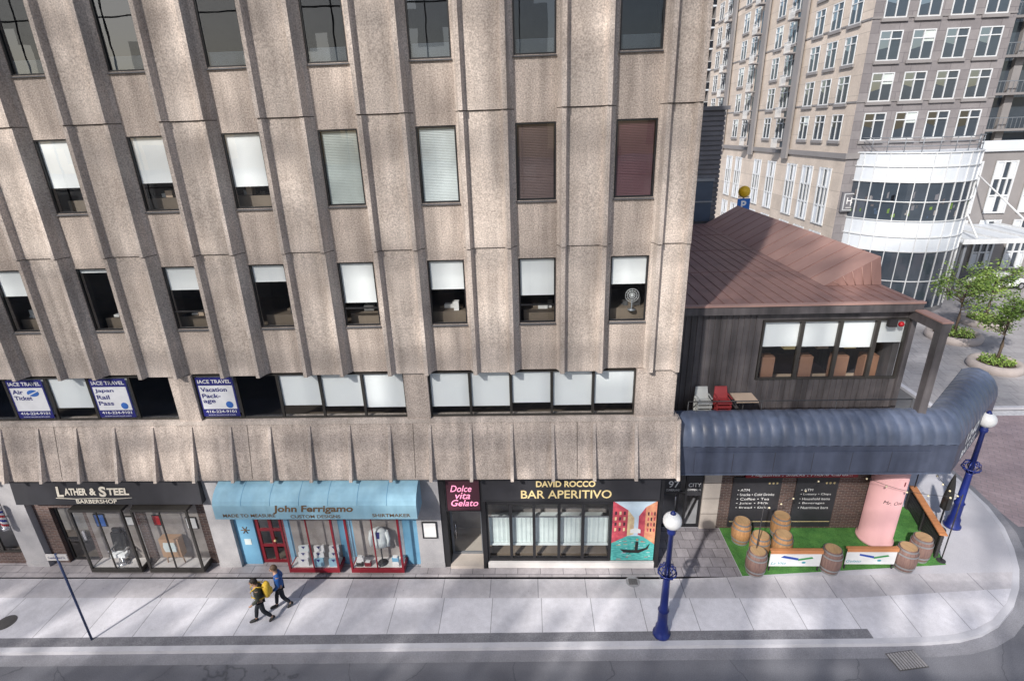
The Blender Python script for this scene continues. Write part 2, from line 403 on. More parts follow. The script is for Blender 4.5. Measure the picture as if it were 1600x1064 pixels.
def kerb_y(x): return -3.2+.022*x
curve = [(-60, kerb_y(-60)), (-30, kerb_y(-30)), (-10, kerb_y(-10)), (0, kerb_y(0)), (6, kerb_y(6)), (10.5, kerb_y(10.5)),
         (11.5,-2.92),(12.4,-2.83),(13.2,-2.62),(13.95,-2.28),(14.9,-1.62),(15.65,-.9),(16.35,-.05),(16.95,.9),(17.5,2.0),(17.85,3.2),(18.0,4.6),(18.05,7),(18.05,11),(18.05,70)]
def offs(pts, d):
    out = []
    for i, p in enumerate(pts):
        a = Vector(pts[max(i-1,0)]); c = Vector(pts[min(i+1,len(pts)-1)]); t = (c-a).normalized(); n = Vector((-t.y, t.x))
        out.append((p[0]+n.x*d, p[1]+n.y*d))
    return out
inner = offs(curve, .17)
b = MB()
b.face([(x,y,0) for x,y in inner]+[(-60,70,0)], "pavement_base"); structure("pavement", b)
b = MB()
for i in range(len(curve)-1):
    a, c, d, e = curve[i], curve[i+1], inner[i+1], inner[i]
    b.face([(a[0],a[1],.004),(c[0],c[1],.004),(d[0],d[1],.004),(e[0],e[1],.004)], "kerb")
    b.face([(a[0],a[1],-.14),(c[0],c[1],-.14),(c[0],c[1],.004),(a[0],a[1],.004)], "kerb")
structure("kerb", b)
b = MB(); g0 = offs(curve, -.38)
for i in range(len(curve)-3):
    a, c, d, e = g0[i], g0[i+1], curve[i+1], curve[i]
    b.face([(a[0],a[1],-.128),(c[0],c[1],-.128),(d[0],d[1],-.128),(e[0],e[1],-.128)], "asphalt_patch")
structure("gutter", b)
b = MB(); i1 = offs(curve, .17); i2 = offs(curve, .50)
b.face([(i1[0][0],i1[0][1],.004),(9.9,kerb_y(9.9)+.17,.004),(9.9,kerb_y(9.9)+.5,.004),(i2[0][0],i2[0][1],.004)], "kerb_dark")
structure("pavement_edge_strip", b)
b = MB()
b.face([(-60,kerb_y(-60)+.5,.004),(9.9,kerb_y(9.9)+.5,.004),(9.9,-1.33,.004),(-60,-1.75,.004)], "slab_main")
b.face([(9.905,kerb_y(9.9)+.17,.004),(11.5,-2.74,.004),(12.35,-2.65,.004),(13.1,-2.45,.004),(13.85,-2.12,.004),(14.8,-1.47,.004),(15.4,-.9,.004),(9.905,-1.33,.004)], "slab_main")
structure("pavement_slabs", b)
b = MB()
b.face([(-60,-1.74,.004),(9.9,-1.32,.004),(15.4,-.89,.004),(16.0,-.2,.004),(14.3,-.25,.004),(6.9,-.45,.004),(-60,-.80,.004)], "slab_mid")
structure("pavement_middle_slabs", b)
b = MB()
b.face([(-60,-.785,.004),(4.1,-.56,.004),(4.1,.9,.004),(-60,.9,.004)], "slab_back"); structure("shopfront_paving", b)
b = MB(); b.face([(4.11,-.56,.004),(6.9,-.44,.004),(6.9,2.0,.004),(4.11,2.0,.004)], "tile_entry"); structure("entrance_tiles", b)
b = MB(); b.face([(6.92,-.42,.012),(14.05,.12,.012),(14.85,3.2,.012),(12.2,3.2,.012),(12.2,1.99,.012),(6.92,1.99,.012)], "turf")
structure("patio_turf", b)
b = MB(); b.face([(18.2,2.2,-.129),(60,2.2,-.129),(60,10.6,-.129),(18.2,10.6,-.129)], "brick_paving"); structure("brick_crossing", b)
b = MB()
b.face([(22.0,11.1,-.127),(22.0,10.6,-.127),(60,10.6,-.127),(60,11.1,-.127)], "road_paint"); structure("crossing_line", b)
b = MB(); b.box(21.5,75,11.4,60,-.14,0,"plaza_paving"); structure("plaza", b)
b = MB(); b.box(21.2,75,11.2,11.39,-.14,.01,"kerb"); b.box(21.2,21.49,11.4,60,-.14,.01,"kerb"); structure("plaza_kerb", b)

# ================================================================== OFFICE TOWER
tower = thing("office_tower", "beige precast concrete office tower with ribbed piers above street shops", "building")
w = MB()
KS = list(range(-2, 8)); XW = {k: (k-6)*2.6 for k in KS}
ROWS = {3: (9.22, 11.15), 2: (12.73, 14.69), 1: (16.24, 18.20)}
XL, XR, ZT = -22.3, 4.18, 25.0
bands = [(7.72, 9.22), (11.15, 12.73), (14.69, 16.24), (18.20, ZT)]
for z0, z1 in bands: w.box(XL, XR, 0, .22, z0, z1, "concrete")
for r, (z0, z1) in ROWS.items():
    xs = [XL]+sum([[XW[k]-.53, XW[k]+.53] for k in KS], [])+[XR]
    for i in range(0, len(xs), 2):
        if xs[i+1]-xs[i] > .01: w.box(xs[i], xs[i+1], 0, .22, z0, z1, "concrete")
mesh_obj("wall", w, tower)
def pier(x0, x1):
    p = MB()
    seg = [7.70, 11.50, 15.01, 18.52, 22.03, ZT]
    W = x1-x0
    def prof(d, z):
        if W > 1.3:
            P = [(0.02, 0), (.08, -.04-d*.2), (.13, -d-.16), (.24, -d-.16), (.31, -d+.02), (W-.36, -d+.02), (W-.29, -d-.16), (W-.18, -d-.16), (W-.10, -.04-d*.2), (W-.02, 0)]
        else:
            P = [(0.02, 0), (.08, -.04-d*.2), (.13, -d-.16), (.24, -d-.16), (.31, -d+.02), (W-.24, -d+.02), (W-.17, -d-.16), (W-.06, -d-.16), (W, -.02), (W, 0)]
        return [(x0+a, min(b_, -.001) if i not in (0, 9) else -.001, z) for i, (a, b_) in enumerate(P)]
    for i in range(len(seg)-1):
        p.loft([prof(.20, seg[i]+.012), prof(.15, seg[i+1]-.012)], "concrete_fin")
        if i: p.loft([prof(.12, seg[i]-.012), prof(.12, seg[i]+.012)], "concrete_joint", cap=False)
    return p
for k in KS[:-1]:
    mesh_obj("pier", pier(XW[k]+.53, XW[k+1]-.53), tower)
mesh_obj("pier", pier(XW[7]+.53, XR+.02), tower)
blind = {(2,-2):.6,(2,-1):.6,(2,0):.6,(2,1):.6,(2,2):.6,(2,3):.68,(3,0):.38,(3,-1):.4,(3,-2):.4,(3,1):.06,(3,2):.34,(3,3):.25,(3,4):.62,(3,5):.42,(3,6):.56,(3,7):.40}
full = {(2,4):"blind_green",(2,5):"blind_pale",(2,6):"blind_brown",(2,7):"blind_maroon"}
def frame_bars(mb, x0, x1, z0, z1, y0, y1, t, m, xs=(), zs=()):
    mb.box(x0, x1, y0, y1, z0, z0+t, m); mb.box(x0, x1, y0, y1, z1-t, z1, m)
    mb.box(x0, x0+t, y0, y1, z0+t, z1-t, m); mb.box(x1-t, x1, y0, y1, z0+t, z1-t, m)
    for x in xs: mb.box(x-t/2, x+t/2, y0+.004, y1-.004, z0+t, z1-t, m)
    for z in zs: mb.box(x0+t, x1-t, y0+.008, y1-.008, z-t/2, z+t/2, m)
for r, (z0, z1) in ROWS.items():
    for k in KS:
        x = XW[k]; H = z1-z0
        g = MB(); g.face([(x-.49,.055,z0+.04),(x+.49,.055,z0+.04),(x+.49,.055,z1-.04),(x-.49,.055,z1-.04)], "glass_reflective" if r == 1 else "glass")
        win = mesh_obj("window", g, tower)
        f = MB()
        frame_bars(f, x-.528, x+.528, z0+.002, z1-.002, .02, .09, .04, "black_frame", zs=[z0+H*.28] if r == 3 and k in (2, 4, 6) else ())
        mesh_obj("frame", f, win)
        s = MB(); s.prism([(-.06, z0-.05), (.02, z0+.0015), (.02, z0-.05)], 'x', x-.54, x+.54, "sill_dark"); mesh_obj("sill", s, win)
        bl = MB()
        if (r, k) in full:
            n = 46
            for i in range(n):
                zz = z0+.05+(H-.1)*i/n
                bl.face([(x-.47,.10,zz),(x+.47,.10,zz),(x+.47,.125,zz+(H-.1)/n*.88),(x-.47,.125,zz+(H-.1)/n*.88)], full[(r,k)])
            bl.face([(x-.47,.14,z0+.05),(x+.47,.14,z0+.05),(x+.47,.14,z1-.05),(x-.47,.14,z1-.05)], "interior")
            mesh_obj("blind", bl, win)
        elif (r, k) in blind:
            h = H*blind[(r, k)]+random.uniform(-.04,.04)
            bl.box(x-.48, x+.48, .10, .11, z1-.04-h, z1-.04, "blind_white"); bl.box(x-.48, x+.48, .095, .115, z1-.07-h, z1-.04-h, "blind_white")
            mesh_obj("blind", bl, win)
        elif r == 1:
            for i in range(14): bl.box(x-.47, x+.47, .10, .12, z0+.06+i*.022, z0+.068+i*.022, "blind_pale")
            mesh_obj("blind", bl, win)
def ribbon(xa, xb, n, spec):
    W = (xb-xa)/n; z0, z1 = 6.13, 7.66
    for i in range(n):
        x0 = xa+i*W; x1 = x0+W
        g = MB(); g.face([(x0+.03,.03,z0+.03),(x1-.03,.03,z0+.03),(x1-.03,.03,z1-.03),(x0+.03,.03,z1-.03)], "glass" if spec[i] != 'd' else "glass_reflective")
        win = mesh_obj("window", g, tower)
        f = MB(); frame_bars(f, x0+.002, x1-.002, z0, z1, .0, .07, .035, "bronze_frame"); mesh_obj("frame", f, win)
        if spec[i] in 'wp':
            bl = MB(); lo = z0+.05+(.26 if spec[i] == 'w' else .02)+random.choice([0,.05,.1])
            bl.box(x0+.045, x1-.045, .08, .09, lo, z1-.03, "blind_white"); mesh_obj("blind", bl, win)
ribbon(-18.52, -11.6, 5, "dpwpd")
ribbon(-10.86, -4.16, 5, "pdwww")
ribbon(-3.4, 2.96, 5, "wwwww")
rb = MB()
for x0, x1 in [(-22.3,-18.53),(-11.59,-10.87),(-4.15,-3.41),(2.97,4.17)]: rb.box(x0, x1, -.1, .3, 6.1, 7.695, "concrete")
rb.box(-22.3, 4.3, -.14, .3, 5.96, 6.10, "concrete_fin")
mesh_obj("ribbon_wall", rb, tower)
sk = MB()
sk.prism([(-.12, 5.955), (-.5, 4.16), (-.5, 4.08), (.3, 4.08), (.3, 5.955)], 'x', -22.3, 4.42, "concrete")
mesh_obj("skirt_panel", sk, tower)
for i in range(20):
    x = 4.33-1.3*i
    fn = MB(); fn.loft([[(x-.06,-.118,5.9),(x+.06,-.118,5.9),(x+.05,-.16,5.9),(x-.05,-.16,5.9)],
                        [(x-.06,-.498,4.14),(x+.06,-.498,4.14),(x+.05,-.72,4.14),(x-.05,-.72,4.14)]], "concrete_fin")
    mesh_obj("skirt_fin", fn, tower)
for x in (-15.9,-9.4,-4.0,1.2):
    jt = MB(); jt.face([(x-.012,-.123,5.95),(x+.012,-.123,5.95),(x+.012,-.503,4.15),(x-.012,-.503,4.15)], "concrete_joint")
    mesh_obj("panel_joint", jt, tower)
c = MB()
for zf in (5.7, 8.55, 12.1, 15.6, 18.9): c.box(-22.2, 4.0, .23, 5, zf, zf+.2, "interior_floor")
c.box(-22.2, 4.0, 5.01, 5.2, 4.1, 20, "interior"); c.box(4.0, 4.17, .23, 16, 4.1, ZT, "concrete"); c.box(-22.3, -22.2, .23, 16, 0, ZT, "concrete")
c.box(-22.2, 3.99, .23, 16, ZT-.3, ZT, "concrete"); c.box(-22.2, 4.17, 15.8, 16, 0, ZT-.31, "concrete")
for zf in (8.75, 12.3):
    for k in KS:
        x = XW[k]+random.uniform(-.2,.2)
        c.box(x-.6, x+.6, .4, 1.1, zf, zf+.74, "interior_floor")
        for j in range(5):
            dx = random.uniform(-.5,.3); dy = random.uniform(.42,.8)
            c.box(x+dx, x+dx+random.uniform(.12,.3), dy, dy+.2, zf+.745, zf+.745+random.uniform(.01,.28), random.choice(["paper","sill_dark","black_leather","paper","interior_floor","table_wood"]))
mesh_obj("interior", c, tower)
fa = thing("desk_fan", "round desk fan standing behind the office window", "fan", (2.78,.32,9.45))
q = MB(); q.lathe([(.12,0),(.12,.03),(.02,.05),(.02,.3)],"grey_metal",seg=12); mesh_obj("stand", q, fa)
q = MB()
for rr in (.08,.14,.2): q.tube([(rr*math.cos(a*.3927),0,.45+rr*math.sin(a*.3927)) for a in range(17)],.008,"white_frame",seg=4)
for a in range(12): q.tube([(0,0,.45),(.2*math.cos(a*.5236),0,.45+.2*math.sin(a*.5236))],.004,"white_frame",seg=4)
q.ball((0,0,.45),.05,"white_frame",sc=(1,.6,1)); mesh_obj("cage", q, fa)

def poster(x0, lines, kind):
    z0, z1, y = 6.22, 7.60, -.012
    x1 = x0+1.2
    p = MB(); p.face([(x0,y,z0),(x1,y,z0),(x1,y,z1),(x0,y,z1)], "poster_navy")
    p.face([(x0+.05,y-.004,z0+.27),(x1-.05,y-.004,z0+.27),(x1-.05,y-.004,z1-.28),(x0+.05,y-.004,z1-.28)], "poster_white")
    p.text("IACE TRAVEL", (x0+.6,y-.008,z1-.14), 1.08, .13, "poster_white", thick=.02)
    p.text("416-224-9101", (x0+.6,y-.008,z0+.18), 1.0, .10, "poster_white", thick=.02)
    p.text("www.iacetravel.com", (x0+.6,y-.008,z0+.06), .9, .05, "poster_white")
    for i, (t, ww) in enumerate(lines):
        p.text(t, (x0+.10,y-.008,z1-.42-i*.22), ww, .15, "poster_navy", align='l', thick=.025)
    if kind == 'plane':
        p.ball((x0+.78,y-.006,z1-.47), .17, "poster_blue", sc=(1.2,.02,.7))
        p.face([(x0+.55,y-.012,z1-.59),(x0+1.0,y-.012,z1-.39),(x0+1.03,y-.012,z1-.35),(x0+.6,y-.012,z1-.52)], "poster_white")
    if kind == 'map': p.ball((x0+.93,y-.006,z0+.42), .12, "poster_blue", sc=(1,.02,1))
    return single("travel_poster", p, "navy and white travel agency poster fixed in the office window", "poster", group="travel agency posters")
poster(-17.05, [("Air",.36),("Ticket",.6)], 'plane')
poster(-14.28, [("Japan",.62),("Rail",.42),("Pass",.5)], 'map')
poster(-10.80, [("Vacation",.85),("Pack-",.6),("age",.4)], 'map')

# ================================================================== SHOPS
for x0, x1 in [(-22.3,-20.9),(-19.0,-18.16),(-11.66,-10.86),(-4.26,-3.4)]:
    gp = MB(); gp.box(x0, x1, -.06, .5, 0, 4.075, "pillar_stone"); gp.box(x0-.01, x1+.01, -.075, -.061, 0, .22, "pillar_stone")
    mesh_obj("pillar", gp, tower)
gw = MB()
gw.box(-22.2, 3.98, 1.9, 2.1, 0, 4.07, "shop_interior"); gw.box(-22.2, 3.98, .5, 1.9, 3.9, 4.07, "shop_interior")
gw.box(-22.2, 3.98, .36, 1.89, .005, .02, "interior_floor")
gw.box(3.98, 4.12, -.04, 1.94, 0, 4.07, "black_frame")
mesh_obj("ground_floor_wall", gw, tower)

def bay_window(lab, x0, x1, z0, z1, yf, frame, mul=1, ybase=.14):
    t = thing("display_window", lab, "shop window")
    f = MB(); T = .07
    f.box(x0, x1, yf, ybase, z0-.16, z0, frame); f.box(x0, x1, yf, ybase, z1, z1+.1, frame)
    for x in (x0, x1-T):
        f.box(x, x+T, yf, yf+T, z0, z1, frame)
    for i in range(1, mul+1):
        xm = x0+(x1-x0)*i/(mul+1); f.box(xm-.02, xm+.02, yf+.01, yf+.05, z0, z1, frame)
    mesh_obj("frame", f, t)
    g = MB(); g.face([(x0+T,yf+.03,z0),(x1-T,yf+.03,z0),(x1-T,yf+.03,z1),(x0+T,yf+.03,z1)], "glass_clear")
    for x in (x0+.03, x1-.03): g.face([(x,yf+T,z0),(x,ybase,z0),(x,ybase,z1),(x,yf+T,z1)], "glass_clear")
    mesh_obj("glass", g, t)
    k = MB(); k.face([(x0+.05,ybase-.006,z0+.001),(x1-.05,ybase-.006,z0+.001),(x1-.05,ybase-.006,z1),(x0+.05,ybase-.006,z1)], "shop_interior")
    k.face([(x0+.05,yf+.08,z0+.004),(x1-.05,yf+.08,z0+.004),(x1-.05,ybase-.01,z0+.004),(x0+.05,ybase-.01,z0+.004)], "white_board")
    mesh_obj("backdrop", k, t)
    return t

nf = thing("end_shopfront", "narrow glazed shop front beside the barber shop", "shop front")
q = MB(); q.box(-20.89,-19.01,.1,.3,0,.5,"dark_brick"); q.box(-20.89,-19.01,.1,.3,2.7,4.0,"black_sign"); mesh_obj("wall", q, nf)
q = MB(); frame_bars(q,-20.89,-19.01,.501,2.699,.12,.2,.07,"bronze_frame",xs=[-19.95]); wn = mesh_obj("window_frame", q, nf)
q = MB(); q.face([(-20.8,.16,.57),(-19.08,.16,.57),(-19.08,.16,2.63),(-20.8,.16,2.63)],"glass"); mesh_obj("glass", q, wn)

bs = thing("barber_shopfront", "dark brick barber shop front with glazed door", "shop front")
q = MB(); q.box(-18.14, -17.55, .15, .35, 0, 4.0, "dark_brick"); q.box(-16.35, -11.68, .15, .35, 0, 4.0, "dark_brick"); q.box(-17.55,-16.35,.15,.35,2.5,4.0,"dark_brick")
mesh_obj("wall", q, bs)
d = MB(); frame_bars(d, -17.53, -16.37, .02, 2.48, .28, .34, .09, "black_frame", zs=[1.0])
dd = mesh_obj("door", d, bs)
d = MB(); d.face([(-17.4,.3,.1),(-16.5,.3,.1),(-16.5,.3,2.4),(-17.4,.3,2.4)], "glass"); mesh_obj("glass", d, dd)
d = MB(); d.box(-16.72,-16.62,.2,.27,1.0,1.4,"chrome"); mesh_obj("handle", d, dd)
sg = thing("shop_sign", "black barber shop fascia with cream old style lettering", "sign")
q = MB(); q.prism([(-.30,2.98),(-.02,2.98),(-.02,4.06),(-.2,4.06)], 'x', -18.14, -11.5, "black_sign"); mesh_obj("board", q, sg)
q = MB(); up = Vector((0,.1,1.08)).normalized()
for (tx, xx, ww, hh) in [("L",-16.42,.24,.40),("ATHER",-15.86,.80,.27),("&",-15.25,.24,.27),("S",-14.90,.26,.40),("TEEL",-14.35,.76,.27)]:
    q.text(tx, (xx,-.278,3.50), ww, hh, "cream_letter", uy=up, thick=.04, shear=.06)
q.text("BARBERSHOP", (-15.2,-.306,3.12), 1.45, .16, "cream_letter", uy=up, thick=.02)
q.tube([(-16.6,-.30,3.26),(-15.9,-.302,3.225),(-15.2,-.30,3.25),(-14.5,-.302,3.225),(-13.9,-.30,3.26)], .012, "cream_letter", seg=5)
mesh_obj("lettering", q, sg)
bay_window("bay display window with a chrome barber chair inside", -16.25, -14.35, .25, 2.75, -.42, "bronze_frame")
bay_window("bay display window with a wooden cabinet inside", -14.05, -12.05, .25, 2.75, -.42, "bronze_frame")
ch = thing("barber_chair", "white and chrome barber chair in the shop window", "chair", (-15.2, -.12, .26))
q = MB(); q.lathe([(.2,0),(.2,.04),(.05,.08),(.05,.35)], "chrome"); mesh_obj("pedestal", q, ch)
q = MB(); q.box(-.27,.27,-.16,.10,.36,.50,"blind_white"); mesh_obj("seat", q, ch)
q = MB(); q.prism([(.05,.5),(.13,.5),(.19,1.25),(.11,1.25)], 'x', -.25, .25, "black_leather"); q.box(-.14,.14,.1,.19,1.27,1.45,"black_leather"); mesh_obj("backrest", q, ch)
for sx in (-.31,.25):
    q = MB(); q.box(sx,sx+.06,-.16,.1,.62,.68,"chrome"); q.box(sx+.01,sx+.05,-.02,.02,.4,.62,"chrome"); mesh_obj("armrest", q, ch)
q = MB(); q.box(-.2,.2,-.2,-.15,.1,.16,"chrome"); q.tube([(0,-.17,.13),(0,-.1,.36)], .02, "chrome"); mesh_obj("footrest", q, ch)
cb = thing("vintage_television", "wooden vintage television cabinet in the shop window", "television", (-13.2, -.1, .26))
q = MB(); q.box(-.35,.35,-.12,.15,.35,1.15,"wood_cabinet"); mesh_obj("cabinet", q, cb)
q = MB(); q.prism([(-.2,.6),(.2,.6),(.24,.8),(.2,1.0),(-.2,1.0),(-.24,.8)], 'y', -.14, -.122, "curtain"); mesh_obj("screen", q, cb)
for sx in (-.3,.26):
    q = MB(); q.tube([(sx,0,.35),(sx*1.15,0,0)], .02, "wood_cabinet"); mesh_obj("leg", q, cb)
for i,(x,z,ww,hh,mm) in enumerate([(-15.95,1.7,.4,.55,"poster_blue"),(-12.6,1.6,.4,.5,"paper"),(-14.8,1.75,.3,.4,"paper"),(-13.8,1.75,.3,.45,"stripe_red")]):
    q = MB(); q.box(x,x+ww,.10,.13,z,z+hh,"black_frame"); q.box(x+.03,x+ww-.03,.09,.099,z+.03,z+hh-.03,mm); single("framed_print", q, "small framed print hung in the barber shop window", "picture", group="framed prints in shop window")
bpz = thing("barber_pole", "red white and blue striped barber pole on the stone pillar", "barber pole", (-18.95,-.25,2.0))
q = MB(); n = 22
for i in range(n):
    z = i*.7/n
    for j in range(12):
        a0 = 2*math.pi*j/12; a1 = 2*math.pi*(j+1)/12
        mm = ["stripe_red","white_letter","stripe_blue","white_letter"][((i+j)//3) % 4]
        q.face([(.09*math.cos(a0),.09*math.sin(a0),z),(.09*math.cos(a1),.09*math.sin(a1),z),(.09*math.cos(a1),.09*math.sin(a1),z+.7/n),(.09*math.cos(a0),.09*math.sin(a0),z+.7/n)], mm)
mesh_obj("striped_tube", q, bpz)
q = MB(); q.lathe([(.11,-.12),(.12,0),(.1,.0)], "chrome"); q.ball((0,0,.8), .11, "chrome"); q.box(-.03,.03,.08,.17,.3,.36,"chrome"); mesh_obj("bracket", q, bpz)

ts = thing("tailor_shopfront", "light blue painted tailor shop front with red door", "shop front")
q = MB(); q.box(-10.85,-10.15,.1,.3,0,4,"shop_blue"); q.box(-9.05,-8.95,.1,.3,0,4,"shop_blue"); q.box(-10.15,-9.05,.1,.3,2.35,4,"shop_blue")
q.box(-8.95,-4.27,.15,.3,0,4,"shop_blue"); q.box(-8.95,-8.9,.1,.149,0,4,"shop_blue"); q.box(-7.05,-6.7,.1,.149,0,4,"shop_blue"); q.box(-4.75,-4.27,.1,.149,0,4,"shop_blue")
mesh_obj("wall", q, ts)
q = MB(); frame_bars(q, -10.14,-9.06,.02,2.34,.16,.22,.12,"shop_red", xs=[-9.6], zs=[.8,1.5]); dr = mesh_obj("door", q, ts)
q = MB(); q.face([(-10.05,.19,.1),(-9.15,.19,.1),(-9.15,.19,2.3),(-10.05,.19,2.3)], "glass"); mesh_obj("glass", q, dr)
q = MB(); q.ball((-9.52,.12,1.05),.045,"gold"); mesh_obj("handle", q, dr)
q = MB()
for a in range(3):
    an = a*math.pi/3; ux = Vector((math.cos(an),0,math.sin(an))); p0 = Vector((-10.5,.085,1.55))
    q.tube([p0-ux*.16, p0+ux*.16], .015, "brown_letter", seg=5)
q.box(-10.62,-10.38,.085,.095,.9,1.15,"curtain")
mesh_obj("emblem", q, ts)
bay_window("red framed bay window displaying folded shirts", -8.9, -7.08, .3, 2.55, -.45, "shop_red")
bay_window("red framed bay window with a tailored jacket", -6.66, -4.78, .3, 2.55, -.45, "shop_red")
random.seed(3)
for i in range(3):
    for j in range(3):
        x = -8.6+i*.55; y = -.3+j*.1; z = .31+j*.2
        sh = MB(); cxx = x+.2
        sh.obox((cxx,y,0), (1,.15,0), (-.15,1,0), .17, .035, z, z+.32, random.choice(["paper","paper","blind_pale","awning_blue"]))
        sh.face([(cxx-.07,y-.045,z+.32),(cxx+.07,y-.045,z+.32),(cxx,y-.045,z+.2)], "poster_navy")
        single("folded_shirt", sh, "folded dress shirt on a stand in the shop window", "clothes", group="folded shirts in shop window")
jk = thing("mannequin_jacket", "pale grey tailored jacket on a mannequin stand", "mannequin", (-5.6,-.16,.31))
q = MB(); q.lathe([(.18,0),(.18,.03),(.025,.05),(.025,.8)], "dark_metal"); mesh_obj("stand", q, jk)
q = MB()
rings = []
for z, a, bb in [(.78,.25,.15),(1.0,.22,.14),(1.2,.24,.15),(1.42,.29,.15),(1.5,.2,.12),(1.55,.08,.08)]:
    rings.append([(a*math.cos(t*math.pi/8), bb*math.sin(t*math.pi/8), z) for t in range(16)])
q.loft(rings, "blind_pale", smooth=True)
for s_ in (-1,1): q.tube([(s_*.25,0,1.42),(s_*.32,-.02,1.1),(s_*.31,-.06,.82)], [.08,.07,.055], "blind_pale")
mesh_obj("jacket", q, jk)
q = MB(); q.face([(-.05,-.155,1.2),(.05,-.155,1.2),(.07,-.15,1.48),(-.07,-.15,1.48)], "poster_navy"); mesh_obj("shirt_front", q, jk)
for x, z, mm in [(-6.5,.31,"black_leather"),(-6.2,.31,"shop_red"),(-5.2,.31,"paper"),(-5.2,.53,"shop_blue"),(-6.45,.53,"paper")]:
    sh = MB(); sh.box(x, x+.22, -.34, -.22, z, z+.16, mm); sh.box(x+.03, x+.19, -.33, -.23, z+.16, z+.2, "paper")
    single("accessory_box", sh, "small box of ties in the tailor shop window", "box", group="accessory boxes in shop window")
aw = thing("shop_awning", "light blue rounded shop awning with brown lettering", "awning")
q = MB(); pr = [(-.20,4.02),(-.35,3.99),(-.6,3.90),(-.82,3.76),(-.95,3.6),(-1.0,3.46),(-1.0,2.93)]
q.loft([[(x,y,z) for y,z in pr] for x in (-10.66,-3.96)], "awning_blue", close=False, cap=False, smooth=False)
q.loft([[(x,y,z) for y,z in [(a+.012,b_-.012) for a,b_ in pr]] for x in (-10.65,-3.97)], "awning_blue", close=False, cap=False)
for x in (-10.66,-3.96):
    q.face([(x,y,z) for y,z in pr]+[(x,-.2,2.93)], "awning_blue")
for i in range(1,7):
    x = -10.66+i*6.7/7; q.tube([(x,y-.003,z+.003) for y,z in pr[:-1]], .008, "shop_blue", seg=4)
mesh_obj("canvas", q, aw)
q = MB()
q.text("John Ferrigamo", (-7.35,-1.006,3.31), 2.65, .34, "brown_letter", shear=.15, thick=.03)
q.text("MADE TO MEASURE", (-9.5,-1.006,3.08), 1.75, .13, "brown_letter", thick=.02); q.text("CUSTOM DESIGNS", (-7.3,-1.006,3.04), 1.65, .13, "brown_letter", thick=.02); q.text("SHIRTMAKER", (-4.8,-1.006,3.08), 1.25, .13, "brown_letter", thick=.02)
mesh_obj("lettering", q, aw)
for x in (-10.6,-8.4,-6.2,-4.02):
    q = MB(); q.tube([(x,-.97,2.95),(x,-.08,3.6)], .015, "grey_metal"); mesh_obj("bracket", q, aw)
nb = thing("notice_board", "small framed notice on the grey stone pillar", "notice")
q = MB(); frame_bars(q,-4.08,-3.56,1.35,2.05,-.11,-.065,.04,"black_frame"); mesh_obj("frame", q, nb)
q = MB(); q.face([(-4.04,-.085,1.39),(-3.6,-.085,1.39),(-3.6,-.085,2.01),(-4.04,-.085,2.01)], "paper"); mesh_obj("sheet", q, nb)

gd = thing("gelato_doorway", "black framed doorway with stone step", "doorway")
q = MB(); q.box(-3.39,-3.2,-.02,.3,0,4.0,"black_frame"); q.box(-2.0,-1.84,-.1,.3,0,4.0,"black_frame"); q.box(-3.2,-2.0,0,.3,2.42,2.55,"black_frame"); mesh_obj("frame", q, gd)
q = MB(); frame_bars(q,-3.18,-2.02,.12,2.4,.5,.56,.08,"grey_metal"); dr = mesh_obj("door", q, gd)
q = MB(); q.face([(-3.1,.53,.2),(-2.1,.53,.2),(-2.1,.53,2.32),(-3.1,.53,2.32)], "glass"); mesh_obj("glass", q, dr)
q = MB(); q.tube([(-3.0,.44,.9),(-3.0,.44,1.5)], .02, "chrome"); mesh_obj("handle", q, dr)
q = MB(); q.box(-3.19,-2.01,-.1,.6,0,.11,"beige_stone"); mesh_obj("step", q, gd)
q = MB(); q.box(-3.19,-2.01,.6,1.88,0,.1,"beige_stone"); mesh_obj("hall_floor", q, gd)
gs = thing("gelato_sign", "dark plum square sign with glowing pink script lettering", "sign")
q = MB(); q.box(-3.17,-1.98,-.08,-.02,2.50,3.86,"sign_plum"); frame_bars(q,-3.17,-1.98,2.5,3.86,-.10,-.081,.035,"black_frame"); mesh_obj("board", q, gs)
q = MB()
for i, (t, ww) in enumerate([("Dolce", .72), ("vita", .5), ("Gelato", .92)]):
    q.text(t, (-2.58+(i-1)*.05,-.09,3.42-i*.29), ww, .26, "neon_pink", shear=.3, thick=.008)
mesh_obj("lettering", q, gs)

rf = thing("restaurant_shopfront", "black framed glazed restaurant front with pale curtains", "shop front")
q = MB(); xs = [-1.82,-1.0,-.2,.66,1.48,2.42]
q.box(-1.83,2.44,-.02,.1,2.72,2.95,"black_frame"); q.box(-1.83,2.44,-.02,.1,.28,.40,"black_frame")
for x in xs: q.box(x-.05,x+.05,-.03,.09,.4,2.72,"black_frame")
q.box(2.44,3.97,0,.1,.28,2.95,"black_frame")
mesh_obj("frame", q, rf)
q = MB(); q.box(-1.9,3.97,-.10,.1,.03,.275,"white_board"); mesh_obj("plinth", q, rf)
for i in range(5):
    q = MB(); q.face([(xs[i]+.05,.03,.4),(xs[i+1]-.05,.03,.4),(xs[i+1]-.05,.03,2.72),(xs[i]+.05,.03,2.72)], "glass"); mesh_obj("window", q, rf)
    q = MB(); X0, X1 = xs[i]+.05, xs[i+1]-.05; nn = 14
    def cur(x): return .20+.012*math.sin(x*40)
    q.loft([[(X0+(X1-X0)*j/nn, cur(X0+(X1-X0)*j/nn), z) for j in range(nn+1)] for z in (.92, 2.05)], "curtain", close=False, cap=False)
    q.box(X0, X1, .14, .17, 2.04, 2.08, "grey_metal"); q.box(X0, X1, .12, .3, .85, .9, "blind_pale")
    mesh_obj("curtain", q, rf)
